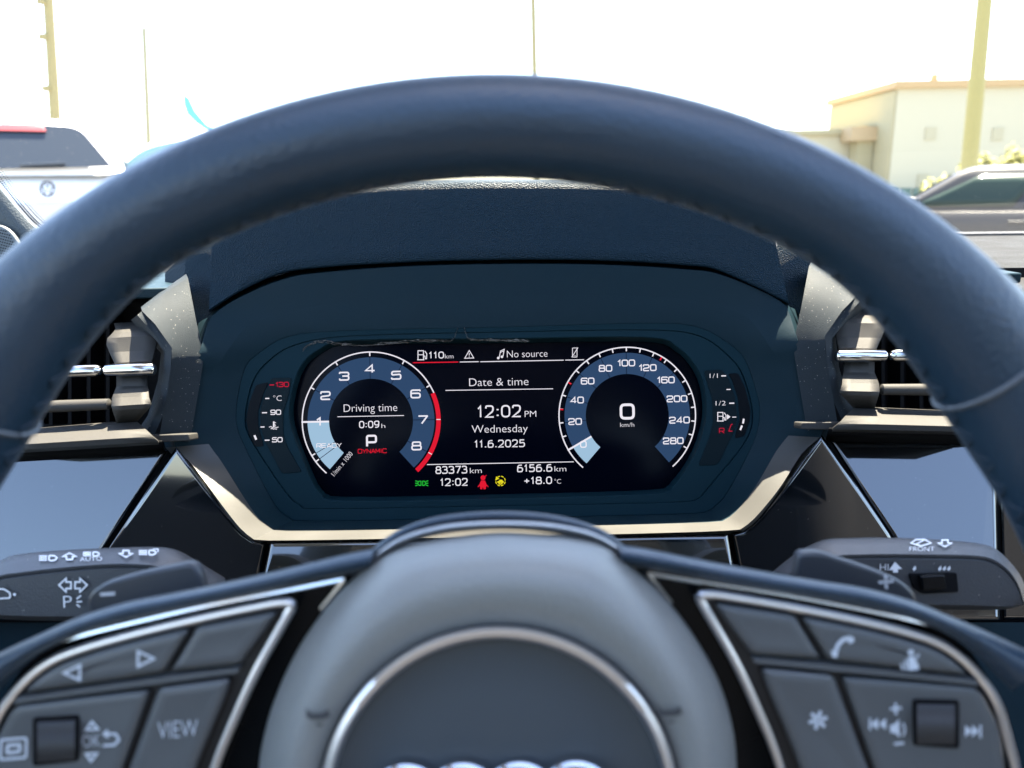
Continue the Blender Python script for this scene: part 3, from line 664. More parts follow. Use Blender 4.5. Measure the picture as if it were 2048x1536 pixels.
# leather seams across the rim
for adeg in (139.0, 42.0):
    a = R(adeg); w_ = 0.0120 + 0.0048 * (1 - sm(35, 62, adeg if adeg <= 90 else 180 - adeg)); path = []
    for j in range(36):
        b = 2 * math.pi * j / 36; aa = a + (0.03 if adeg > 90 else -0.03) * math.cos(b) * 0; cd = XW * math.cos(aa) + UW * math.sin(aa)
        path.append(HC + cd * (RO - w_) + cd * ((w_ + 0.0001) * math.cos(b)) + NW * (0.0143 * math.sin(b)))
    tube('seam', path, 0.0008, mat('seam_leather', (0.05, 0.058, 0.068), 0.5), sw, n=6, closed=True)

# hub shroud, trim ring, airbag cover
HUB = [(1000, 1064), (930, 1070), (860, 1080), (793, 1098), (739, 1130), (690, 1172), (637, 1235), (588, 1312), (549, 1400), (526, 1480), (517, 1550), (520, 1640), (545, 1740), (600, 1830), (690, 1900), (800, 1945), (990, 1960)]
hubR = [(1000, 1064), (1070, 1067), (1140, 1073), (1208, 1090), (1261, 1128), (1339, 1206), (1393, 1279), (1437, 1361), (1464, 1448), (1473, 1530), (1470, 1625), (1445, 1730), (1390, 1822), (1300, 1895), (1180, 1942), (990, 1960)]
hub = spline((HUB[:-1] + hubR[::-1][:-1]), 4, True)
HCX, HCY = 998, 1612
def hs(k, z, dy=0): return [WP(HCX + (x - HCX) * k, HCY + (y - HCY) * k + dy, z) for x, y in hub]
RG = 357.0
def circ(r, z, n=None): # circle with the same number of points / matching angles
    return [WP(HCX + r * (x - HCX) / math.hypot(x - HCX, y - HCY), HCY + r * (y - HCY) / math.hypot(x - HCX, y - HCY), z) for x, y in hub]
def mixr(A, Bq, t): return [a.lerp(b, t) for a, b in zip(A, Bq)]
oA, oB = hs(1.0, 0.004), circ(RG + 12, 0.0)
def prof_row(t, z): 
    q = [( (x) , (y)) for x, y in hub]; out = []
    for x, y in q:
        h = math.hypot(x - HCX, y - HCY); r = h + (RG + 6 - h) * t
        out.append(WP(HCX + (x - HCX) * r / h, HCY + (y - HCY) * r / h, z))
    return out
ab = [prof_row(0.0, -0.014), prof_row(0.0, -0.004), prof_row(0.012, 0.0005), prof_row(0.05, 0.0045), prof_row(0.15, 0.0105), prof_row(0.30, 0.0176), prof_row(0.46, 0.0208), prof_row(0.62, 0.0218), prof_row(0.80, 0.0208), prof_row(0.92, 0.0192), prof_row(0.98, 0.0178), prof_row(1.03, 0.014)]
grid('airbag_cover', ab, AIRBAG, sw, closed=True, angle=60)
grid('emblem_ring', [circ(RG + 4, 0.0165), circ(RG + 3, 0.0206), circ(RG - 3, 0.0218), circ(RG - 14, 0.0220), circ(RG - 21, 0.0208), circ(RG - 23, 0.0165)], SATIN, sw, closed=True, angle=60)
ed = grid('emblem_disc', [circ(RG - 20, 0.0175), circ(RG - 26, 0.0160), circ(RG - 34, 0.0156), circ(230, 0.0165), circ(120, 0.0170), circ(5, 0.0171)], EMB, sw, closed=True, angle=60)
for k in range(4):
    cx = 812 + 113 * k + 0; cy = 1608 - 2 * k
    path = [WP(cx + 72 * math.cos(2 * math.pi * j / 48), cy + 72 * math.sin(2 * math.pi * j / 48), 0.0192 + 0.0006 * (k % 2)) for j in range(48)]
    tube('emblem_loop', path, 0.0013, CHROME, ed, n=10, closed=True)
# satin line and gloss groove and shroud behind airbag
TRIM_T = [(728, 1138), (765, 1100), (820, 1070), (900, 1051), (998, 1045), (1095, 1049), (1180, 1066), (1235, 1095), (1272, 1130)]
def arcrow(pts, dy, z): return [WP(x, y + dy, z) for x, y in spline(pts, 8)]
grid('hub_trim', [arcrow(TRIM_T, 14, -0.003), arcrow(TRIM_T, 6, 0.0005), arcrow(TRIM_T, 2, 0.0008), arcrow(TRIM_T, -2, -0.001), arcrow(TRIM_T, -4, -0.006)], SATIN, sw, angle=60)
SHR = [(700, 1150), (742, 1104), (800, 1062), (880, 1036), (998, 1026), (1110, 1034), (1195, 1058), (1250, 1096), (1290, 1140)]
grid('hub_shroud', [arcrow(SHR, 34, -0.004), arcrow(SHR, 12, -0.005), arcrow(SHR, 7, -0.0035), arcrow(SHR, 1, -0.004), arcrow(SHR, -3, -0.008), arcrow(SHR, -4, -0.02), arcrow(SHR, 10, -0.04)], LEATHER, sw, angle=60)
grid('hub_groove', [arcrow(TRIM_T, 4, -0.0045), arcrow(TRIM_T, -9, -0.0042)], GLOSS2, sw)
# hub back and column
cyl = [HC - NW * 0.01, HC - NW * 0.05, HC - NW * 0.09]
tube('hub_boss', cyl, [0.055, 0.05, 0.045], CAV, sw, n=32, up=XW)
colu = thing('steering_column', HC - NW * 0.17, 'dark column shroud joining the steering wheel to the dashboard', 'steering column')
tube('column_shroud', [HC - NW * 0.092, P(1000, 1480, 0.33), P(1000, 1380, 0.43)], [0.04, 0.045, 0.05], PLAST, colu, n=32, up=XW, bevel=0.004)

# spokes
def wslab(name, pts, z, th, m, parent=sw, bevel=0.0008, seg=3, smoothp=False, zf=None):
    return slab(name, [WP(x, y, zf(x, y) if zf else z) for x, y in pts], -NW * th, m, parent, bevel=bevel, seg=seg)
def spoke(f_, left):
    mp = lambda pts: [f_(p) for p in pts]
    # gloss black back plate of the spoke
    back = [(742, 1120), (640, 1146), (430, 1190), (250, 1232), (120, 1275), (40, 1340), (-30, 1460), (-80, 1700), (420, 1760), (560, 1560), (590, 1330), (650, 1215)]
    wslab('spoke_panel', mp(rpoly(back, 12)), -0.004, 0.012, GLOSS2, bevel=0.001)
    # leather arm on top
    top = spline([(748, 1098), (700, 1107), (640, 1121), (540, 1145), (430, 1169), (330, 1189), (250, 1205), (160, 1233), (80, 1268), (0, 1305), (-120, 1365)], 5)
    bot = spline([(738, 1140), (698, 1149), (640, 1160), (540, 1183), (430, 1206), (330, 1226), (250, 1243), (165, 1268), (105, 1294), (45, 1334), (-40, 1420)], 5)
    rws = []
    for k in range(15):
        b = math.pi * (1.28 - 1.5 * k / 14) ; t = 0.5 + 0.5 * math.cos(b); zz = 0.0085 * math.sin(b) - 0.0
        rws.append([WP(*f_((a_[0] + (c_[0] - a_[0]) * t, a_[1] + (c_[1] - a_[1]) * t)), -0.003 + zz) for a_, c_ in zip(top, bot)])
    grid('spoke_arm', rws, LEATHER, sw, angle=70)
    # outer bright trim line
    tl = spline([(642, 1217), (690, 1158)], 4)[:-1] + spline([(692, 1156), (572, 1179), (419, 1208), (279, 1240), (180, 1264), (112, 1284)], 6)
    tube('spoke_trim', [WP(*f_(p), -0.0028) for p in rpoly([(642, 1217), (690, 1157), (572, 1181), (419, 1210), (279, 1242), (180, 1266), (112, 1286)], [0, 5, 60, 60, 60, 40, 0], False)], 0.00085, CHROME, sw, n=8)
    # bright surround of the buttons
    sur = [(558, 1203), (590, 1204), (508, 1349), (432, 1523), (400, 1640), (330, 1740), (60, 1760), (-60, 1620), (-8, 1432), (52, 1357), (105, 1318), (174, 1293), (279, 1264), (419, 1231)]
    sr = rpoly(sur, [20, 34, 60, 60, 30, 40, 60, 60, 40, 40, 40, 40, 60, 60])
    tube('button_surround', [WP(*f_(p), 0.0005) for p in sr], 0.0012, SATIN, sw, n=10, closed=True)
    inner = [(HX + (x - HX) * 0.975, HY + (y - HY) * 0.975) for (x, y) in sr for HX, HY in [(280, 1480)]]
    wslab('button_field', mp(inner), -0.0012, 0.004, mat('button_gap_black', (0.006, 0.006, 0.007), 0.5), bevel=0.0005)
    def button(name, pts, rr, z=0.0026, m=BTN, lip_=12):
        if not isinstance(rr, list): rr = [rr] * len(pts)
        return pillow(name, mp(pts) if left else mp(pts)[::-1], [max(14, q) for q in (rr if left else rr[::-1])], lambda x, y, h: WP(x, y, h), [(1.5, -0.003), (1.5, z - 0.0024), (3, z - 0.0012), (lip_ * 0.55, z - 0.0004), (lip_, z), (lip_ * 2.2, z - 0.0003)], m, sw, angle=60)
    bl = [(396, 1252), (556, 1221), (548, 1236), (482, 1336), (336, 1346)]
    button('blank_button', [(394, 1251), (480, 1234), (560, 1219), (536, 1256), (482, 1330), (338, 1345)], [4, 40, 6, 40, 8, 4])
    rk = button('rocker_button', [(44, 1388), (78, 1352), (120, 1326), (200, 1299), (300, 1272), (386, 1253), (330, 1346), (200, 1366)], [8, 20, 30, 60, 60, 4, 4, 40])
    vw = button('view_button', [(318, 1372), (466, 1352), (452, 1396), (400, 1520), (370, 1610), (230, 1610)], [4, 6, 40, 60, 10, 4])
    sc_ = button('scroll_panel', [(18, 1424), (36, 1406), (180, 1388), (306, 1374), (224, 1610), (-30, 1610), (-20, 1500)], [10, 8, 60, 4, 8, 10, 40], z=0.0014)
    wslab('divider_bar', mp(rpoly([(30, 1398), (180, 1376), (330, 1355), (478, 1336), (474, 1346), (330, 1366), (180, 1386), (26, 1408)], [3, 60, 60, 3, 3, 60, 60, 3])), 0.0020, 0.0035, BTN, bevel=0.0006)
    # scroll wheel
    wslab('scroll_recess', mp(rpoly([(64, 1436), (158, 1430), (156, 1524), (64, 1534)], 8)), 0.0016, 0.002, CAV, bevel=0.0004, seg=2)
    rws = []
    for k in range(41):
        b = math.pi * (0.12 + 0.76 * k / 40); rr = 0.0058 + (0.00016 if k % 2 else 0)
        yy = 1482 - 46 * math.cos(b) / math.cos(math.pi * 0.12)
        rws.append([WP(*f_((72 + 76 * j / 4 + 2, yy + 2 - j)), -0.0018 + rr * math.sin(b)) for j in range(5)])
    grid('scroll_wheel', rws, mat('scroll_rubber', (0.02, 0.02, 0.021), 0.5), sw, angle=20)
    return rk, vw, sc_
lk = spoke(lambda p: p, True)
MR = lambda p: MX(p, 992)
rk2 = spoke(MR, False)
# printed symbols on the buttons
W_ = lambda z: (lambda x, y: WP(x, y, z))
Draw().stroke([(128, 1346), (160, 1331), (159, 1360)], 5, True).make('arrow_icon', W_(0.0027), PRINT, lk[0])
Draw().stroke([(308, 1317), (276, 1303), (276, 1333)], 5, True).make('arrow_icon', W_(0.0027), PRINT, lk[0])
Draw().text('VIEW', 316, 1478, 80, 33, rot=4, shear=0.05).make('view_text', W_(0.0027), PRINT, lk[1])
d = Draw().stroke([(172, 1460), (184, 1444), (196, 1458)], 5, True).stroke([(172, 1508), (182, 1522), (194, 1507)], 5, True).text('OK', 165, 1495, 36, 24, rot=4)
d.stroke([(206, 1491), (228, 1490), (238, 1480), (232, 1468), (214, 1468)], 5).poly([(216, 1458), (204, 1468), (217, 1478)])
d.stroke(rpoly([(2, 1480), (53, 1476), (52, 1515), (0, 1519)], 5), 5, True).stroke(rpoly([(15, 1491), (40, 1489), (39, 1503), (14, 1506)], 2), 6, True)
d.make('menu_icons', W_(0.0015), PRINT, lk[2])
d = Draw(); ph = spline([(1671, 1306), (1675, 1292), (1686, 1280), (1702, 1275)], 6); d.stroke(ph, 8).poly(rpoly([(1662, 1300), (1676, 1304), (1674, 1316), (1664, 1313)], 3)).poly(rpoly([(1694, 1273), (1707, 1274), (1709, 1283), (1697, 1288)], 3))
d.poly([pol((1822, 1305), 6, a_) for a_ in range(0, 360, 30)]).poly(rpoly([(1815, 1314), (1828, 1312), (1840, 1338), (1818, 1342)], 4)).stroke([(1802, 1328), (1806, 1340)], 4).stroke([(1810, 1320), (1814, 1340)], 4).stroke([(1832, 1316), (1838, 1308)], 4)
d.make('phone_and_voice_icons', W_(0.0027), PRINT, rk2[0])
d = Draw()
for a_ in (15, 75, 135): d.stroke([pol((1636, 1440), 19, a_), pol((1636, 1440), -19, a_)], 7)
d.make('star_icon', W_(0.0027), PRINT, rk2[1])
d = Draw()
for k in range(2):
    d.poly([(1756 + 16 * k, 1436), (1742 + 16 * k, 1448), (1756 + 16 * k, 1460)]); d.poly([(1930 + 14 * k, 1450), (1944 + 14 * k, 1462), (1930 + 14 * k, 1474)])
d.stroke([(1740, 1436), (1740, 1460)], 4).stroke([(1961, 1450), (1961, 1476)], 4)
d.stroke([(1780, 1418), (1803, 1416)], 5).stroke([(1791, 1406), (1792, 1429)], 5).stroke([(1788, 1488), (1808, 1486)], 5)
d.poly([(1780, 1450), (1788, 1449), (1798, 1438), (1800, 1476), (1790, 1466), (1781, 1466)]).stroke([(1806, 1446), (1810, 1460), (1806, 1472)], 4)
d.make('media_icons', W_(0.0015), PRINT, rk2[2])
for (hx, hy, rt) in ((637, 1432, 0), (1340, 1426, 0)):
    d = Draw().poly([(hx - 26, hy - 16), (hx - 14, hy - 4), (hx + 8, hy - 5), (hx + 20, hy - 14), (hx + 24, hy + 2), (hx + 8, hy + 6), (hx - 14, hy + 7), (hx - 24, hy + 2)]).ring(hx + 2, hy + 14, 3, 7, 180, 360, 10)
    d.make('horn_icon', lambda x, y: WP(x, y, 0.0223), mat('debossed_grey', (0.02, 0.022, 0.026), 0.6), sw)
# shift paddles
pad_l = rpoly([(172, 1192), (205, 1168), (280, 1146), (384, 1126), (402, 1150), (408, 1190), (300, 1230), (180, 1240)], [20, 30, 60, 20, 20, 10, 10, 10])
pad_r = rpoly([(1599, 1107), (1640, 1104), (1700, 1124), (1760, 1144), (1812, 1168), (1836, 1194), (1830, 1230), (1700, 1215), (1590, 1160)], [12, 20, 60, 60, 30, 20, 10, 10, 10])
PADD = mat('paddle_plastic', (0.04, 0.044, 0.05), 0.4, bump=(1600, 0.1, 0.0003))
pl_ = wslab('shift_paddle', pad_l, -0.034, 0.005, PADD, bevel=0.0012)
pr_ = wslab('shift_paddle', pad_r, -0.034, 0.005, PADD, bevel=0.0012)
Draw().stroke([(200, 1189), (230, 1187)], 7).make('minus_mark', W_(-0.0337), PRINTW, pl_)
Draw().stroke([(1757, 1165), (1787, 1162)], 6).stroke([(1771, 1150), (1773, 1178)], 6).make('plus_mark', W_(-0.0337), PRINTW, pr_)
for q in ((420, 1180, 560, 1330), (1580, 1160, 1450, 1320)):
    tube('paddle_arm', [WP(q[0], q[1] + 10, -0.038), WP(q[2], q[3], -0.04), WP((q[2] + 998) / 2, q[3] + 120, -0.04)], 0.006, CAV, sw)

# ------------------------------------------------------------------ stalks
DK = 0.305
def stalk(name, top, line, bot, lab, cat, root):
    s = thing(name, root, lab, cat)
    t_, l_, b_ = [res(spline(q, 6), 40) for q in (top, line, bot)]
    rws = [[P(x, y + 6, DK + 0.022) for x, y in t_], [P(x, y, DK + 0.0135) for x, y in t_], [P(x, y + 3, DK + 0.0105) for x, y in t_]]
    for t in (0.5, 0.92): rws.append([P(a[0] + (b[0] - a[0]) * t, a[1] + (b[1] - a[1]) * t, DK + 0.0105 * (1 - t)) for a, b in zip(t_, l_)])
    rws += [[P(x, y, DK - 0.0002) for x, y in l_], [P(x, y + 5, DK) for x, y in l_]]
    rws += [[P(x, y + 7, DK + 0.0008) for x, y in l_], [P(x, y + 10, DK + 0.0004) for x, y in l_]]
    for t in (0.4, 0.75, 0.92): rws.append([P(a[0] + (b[0] - a[0]) * t, a[1] + 10 + (b[1] - a[1] - 10) * t, DK + 0.0002 + 0.0008 * t) for a, b in zip(l_, b_)])
    rws += [[P(x, y, DK + 0.004) for x, y in b_], [P(x, y + 2, DK + 0.022) for x, y in b_]]
    grid('stalk_body', rws, STALK, s, angle=32)
    return s
ls = stalk('turn_signal_stalk', [(-90, 1190), (-60, 1150), (0, 1122), (30, 1110), (105, 1102), (216, 1096), (314, 1094), (356, 1101), (394, 1122), (450, 1156)],
           [(-86, 1196), (-50, 1170), (0, 1151), (30, 1146), (105, 1137), (216, 1128), (300, 1130), (340, 1140), (394, 1158), (440, 1180)],
           [(-80, 1215), (-40, 1228), (0, 1235), (40, 1238), (105, 1240), (216, 1240), (300, 1240), (340, 1242), (394, 1244), (440, 1250)], 'turn signal stalk printed with headlamp symbols, by the minus shift paddle', 'stalk', P(480, 1250, 0.33))
rs = stalk('wiper_stalk', [(1540, 1148), (1592, 1107), (1645, 1080), (1700, 1076), (1767, 1075), (1871, 1079), (1969, 1089), (2011, 1114), (2046, 1160), (2054, 1200)],
           [(1560, 1160), (1610, 1130), (1669, 1112), (1720, 1109), (1780, 1108), (1871, 1109), (1960, 1112), (2000, 1126), (2032, 1160), (2048, 1204)],
           [(1570, 1210), (1620, 1214), (1680, 1216), (1720, 1216), (1780, 1216), (1871, 1217), (1960, 1218), (2000, 1217), (2025, 1214), (2044, 1208)], 'wiper stalk printed FRONT with a small sliding switch', 'stalk', P(1530, 1240, 0.33))
for s_, a, b in ((ls, (420, 1190), (700, 1500)), (rs, (1570, 1180), (1300, 1480))):
    tube('stalk_root', [P(a[0], a[1], DK + 0.014), P((a[0] + b[0]) / 2, (a[1] + b[1]) / 2, DK + 0.014), P(b[0], b[1], DK + 0.014)], 0.011, CAV, s_)
# stalk prints; upper facet runs from line (front) to top (back)
def up_l(x, y):
    yl = 1137 - 0.075 * (x - 105); yt = 1104 - 0.055 * (x - 105); return P(x, y, DK + 0.0105 * (yl - y) / (yl - yt) - 0.0014)
def lampicon(d, x, y, s=1, flip=1):
    d.stroke(rpoly([(x, y - 5 * s), (x + 10 * s * flip, y - 5 * s), (x + 17 * s * flip, y), (x + 10 * s * flip, y + 5 * s), (x, y + 5 * s)], 3), 2.6, True)
    for k in (-1, 0, 1): d.stroke([(x - 4 * flip, y + k * 4 * s), (x - 20 * flip, y + k * 4 * s)], 2.2)
    return d
def arrow_up(d, x, y, s, up=1):
    return d.stroke([(x - 14 * s, y), (x, y - up * 7 * s), (x + 14 * s, y), (x + 6 * s, y), (x + 6 * s, y + up * 6 * s), (x - 6 * s, y + up * 6 * s), (x - 6 * s, y)], 2.6, True)
d = Draw(); lampicon(d, 98, 1116); arrow_up(d, 139, 1113, 1); lampicon(d, 186, 1108, 0.8); d.text('AUTO', 160, 1122.5, 44, 8, rot=2); arrow_up(d, 252, 1107, 1, -1); lampicon(d, 298, 1105, 0.9); d.stroke([(306, 1098), (316, 1098), (316, 1104)], 2)
d.make('lamp_symbols', up_l, PRINTW, ls)
fl = lambda x, y: P(x, y, DK - 0.0008)
d = Draw()
for sx in (-1, 1): d.stroke([(146 + sx * 28, 1170), (146 + sx * 14, 1157), (146 + sx * 14, 1164), (146 + sx * 4, 1164), (146 + sx * 4, 1177), (146 + sx * 14, 1177), (146 + sx * 14, 1184)], 3.4, True)
d.text('P', 127, 1216, 17, 24, rot=2).stroke([(153, 1198), (162, 1191)], 3).stroke([(153, 1204), (164, 1203)], 3).stroke([(153, 1209), (160, 1214)], 3)
d.stroke(rpoly([(-20, 1192), (-8, 1178), (8, 1178), (20, 1186), (20, 1196), (-20, 1198)], 3), 3.2, True).poly([pol((29, 1189), 3, a_) for a_ in range(0, 360, 40)])
d.make('indicator_symbols', fl, PRINTW, ls)
def up_r(x, y):
    return P(x, y, DK + 0.0105 * (1109 - y) / 30 - 0.0014)
d = Draw().text('FRONT', 1819, 1102, 50, 8.5, rot=0).stroke([(1822, 1086), (1832, 1079), (1850, 1079), (1862, 1086), (1842, 1092)], 2.6, True).stroke([(1830, 1090), (1848, 1080)], 2.2); arrow_up(d, 1890, 1086, 1, -1)
d.make('wiper_symbols', up_r, PRINTW, rs)
d = Draw().text('HI', 1760, 1141, 17, 13, rot=0).poly([(1778, 1140), (1790, 1124), (1804, 1138), (1796, 1138), (1796, 1145), (1786, 1145), (1786, 1140)])
for x in (1828, 1879, 1888, 1897): d.poly([(x + 3, 1131), (x + 4, 1138), (x, 1142), (x - 3, 1138)])
d.make('interval_symbols', fl, PRINTW, rs)
slab('switch_recess', [P(x, y, DK - 0.0005) for x, y in rpoly([(1818, 1148), (1914, 1146), (1918, 1184), (1846, 1188), (1828, 1176)], 5)], FWD * 0.002, CAV, rs, bevel=0.0003)
slab('slide_switch', [P(x, y, DK - 0.0030) for x, y in rpoly([(1842, 1152), (1890, 1149), (1896, 1178), (1846, 1182)], 5)], FWD * 0.003, GLOSS2, rs, bevel=0.0012)

# ------------------------------------------------------------------ cabin shell round the driver
cab = bpy.data.objects.new('cabin_shell', None); col.objects.link(cab); cab.location = (0.3, -0.6, 0.25); tag(cab, kind='structure')
LINER = mat('grey_headliner', (0.22, 0.22, 0.22), 0.9, bump=(400, 0.3, 0.001)); DOORM = mat('door_trim', (0.03, 0.032, 0.035), 0.6, bump=(800, 0.4, 0.001)); CLOTH = mat('seat_cloth', (0.03, 0.031, 0.034), 0.85, bump=(600, 0.5, 0.001))
HZ = CAM_Z + 0.30; HY = 0.50
RY0, RY1 = 0.225, -0.45                  # opening added in the unseen roof for sky fill on the wheel
boxw('header', (0.36, (HY + RY0) / 2, HZ + 0.02), (1.46, HY - RY0, 0.04), LINER, cab, bevel=0.012)
boxw('headliner', (0.36, (RY1 - 1.85) / 2, HZ + 0.02), (1.46, RY1 + 1.85, 0.04), LINER, cab, bevel=0.012)
for cx_ in (-0.30, 1.02): boxw('roof_rail', (cx_, (RY0 + RY1) / 2, HZ + 0.02), (0.14, RY0 - RY1, 0.04), LINER, cab)
boxw('floor_pan', (0.36, -0.5, 0.27), (1.5, 3.0, 0.04), CLOTH, cab)
for sx in (-0.44, 1.16):
    boxw('door_panel', (sx, -0.45, 0.62), (0.07, 2.1, CAM_Z - 0.15 - 0.24), DOORM, cab, bevel=0.015)
    boxw('door_pillar', (sx, -0.62, CAM_Z + 0.08), (0.06, 0.12, 0.46), LINER, cab, bevel=0.015)
    boxw('rear_quarter', (sx, -1.72, CAM_Z + 0.08), (0.06, 0.45, 0.46), LINER, cab, bevel=0.015)
boxw('rear_bench', (0.36, -1.62, 0.72), (1.4, 0.18, 0.86), CLOTH, cab, bevel=0.05)
for sx in (0.0, 0.74):
    boxw('seat_back', (sx, -0.50, 0.80), (0.50, 0.15, 0.62), CLOTH, cab, bevel=0.06)
    boxw('headrest', (sx, -0.50, 1.21), (0.26, 0.11, 0.19), CLOTH, cab, bevel=0.05)
    boxw('seat_base', (sx, -0.22, 0.46), (0.50, 0.50, 0.18), CLOTH, cab, bevel=0.06)

# ------------------------------------------------------------------ windscreen and pillar
ws = thing('windscreen', (0, 1.08, DZ), 'clear raked windscreen with dotted black edge above the dashboard', 'windscreen')
gm = bpy.data.materials.new('windscreen_glass'); gm.use_nodes = True; t = gm.node_tree; t.nodes.clear()
o_ = t.nodes.new('ShaderNodeOutputMaterial'); tr = t.nodes.new('ShaderNodeBsdfTransparent'); gl = t.nodes.new('ShaderNodeBsdfGlossy'); mxs = t.nodes.new('ShaderNodeMixShader'); fr = t.nodes.new('ShaderNodeLayerWeight'); pw_ = t.nodes.new('ShaderNodeMath'); pw_.operation = 'POWER'; pw_.inputs[1].default_value = 5; ma_ = t.nodes.new('ShaderNodeMath'); ma_.operation = 'MULTIPLY_ADD'; ma_.inputs[1].default_value = 0.6; ma_.inputs[2].default_value = 0.02
tr.inputs[0].default_value = (0.93, 0.95, 0.94, 1); gl.inputs['Roughness'].default_value = 0.02; fr.inputs[0].default_value = 0.5
t.links.new(fr.outputs['Facing'], pw_.inputs[0]); t.links.new(pw_.outputs[0], ma_.inputs[0]); t.links.new(ma_.outputs[0], mxs.inputs[0]); t.links.new(tr.outputs[0], mxs.inputs[1]); t.links.new(gl.outputs[0], mxs.inputs[2]); t.links.new(mxs.outputs[0], o_.inputs[0])
def wsp(u, v_):  # u -1..1 across, v 0..1 up
    x = u * (0.70 - 0.10 * v_) + 0.33; bow = 0.06 * u * u
    return Vector((x, 1.10 - bow - (1.10 - HY) * v_, DZ - 0.01 + (HZ + 0.02 - DZ) * v_))
grid('pane', [[wsp(-1 + 2 * i / 20, j / 10) for i in range(21)] for j in range(11)], gm, ws)
PIL = mat('pillar_trim_grey', (0.055, 0.068, 0.075), 0.7, spec=0.2, bump=(700, 0.4, 0.001), grain='cell')
pt = thing('pillar_trim', P(0, 600, 0.62), 'grey windscreen pillar trim with a round cornered speaker grille', 'pillar trim')
r0 = spline([(-120, 215), (-60, 292), (0, 368), (40, 418), (72, 452), (112, 482)], 5)
r1 = spline([(-170, 300), (-90, 352), (-20, 410), (18, 438), (50, 470), (84, 505)], 5)
r2 = spline([(-230, 420), (-140, 430), (-40, 440), (10, 462), (44, 500), (60, 545)], 5)
r3 = spline([(-260, 620), (-180, 640), (-60, 660), (0, 670), (40, 690), (90, 700)], 5)
grid('trim', [[P(x, y, 0.665) for x, y in r0], [P(x + (a - x) * .15, y + (b - y) * .15, 0.638) for (x, y), (a, b) in zip(r0, r1)], [P(x, y, 0.634) for x, y in r1], [P(x, y, 0.642) for x, y in r2], [P(x, y, 0.68) for x, y in r3]], PIL, pt, angle=60)
go = rpoly([(-120, 444), (14, 448), (62, 520), (80, 640), (-120, 640)], [30, 30, 30, 10, 30])
gr_ = slab('speaker_grille', [P(x, y, 0.630) for x, y in go], FWD * 0.004, mat('grille_rim', (0.075, 0.09, 0.095), 0.5), pt, bevel=0.0012)
# perforated face: holes as small dark dimples in rows
d = Draw()
for i in range(40):
    for j in range(28):
        x = -30 + i * 4.6 - j * 1.6; y = 452 + j * 5.4 + i * 1.2
        cxm = 62 if y > 520 else 14 + (y - 452) * 0.70
        if x < cxm - 8 and y > 456 and x > -60: d.poly([(x + 1.6 * math.cos(k * 1.0472), y + 1.6 * math.sin(k * 1.0472)) for k in range(6)])
d.make('grille_holes', lambda x, y: P(x, y, 0.6292), CAV, gr_, kind='stuff')
# printed dots on the edge of the glass
d = Draw()
for k in range(4):
    for i in range(90):
        t = i / 89; q = r0[min(len(r0) - 2, int(t * (len(r0) - 1)))]; q2 = r0[min(len(r0) - 1, int(t * (len(r0) - 1)) + 1)]; fr_ = t * (len(r0) - 1) % 1
        x = q[0] + (q2[0] - q[0]) * fr_ + 4.6 * k + 3; y = q[1] + (q2[1] - q[1]) * fr_ - 3.5 * k - 2 + (2.0 if k % 2 else 0); rr = 1.9 - 0.35 * k
        d.poly([(x + rr * math.cos(j * 1.0472), y + rr * math.sin(j * 1.0472)) for j in range(6)])
d.make('frit_dots', lambda x, y: P(x, y, 0.68), mat('frit_ceramic', (0.02, 0.012, 0.022), 0.5), ws, kind='stuff')

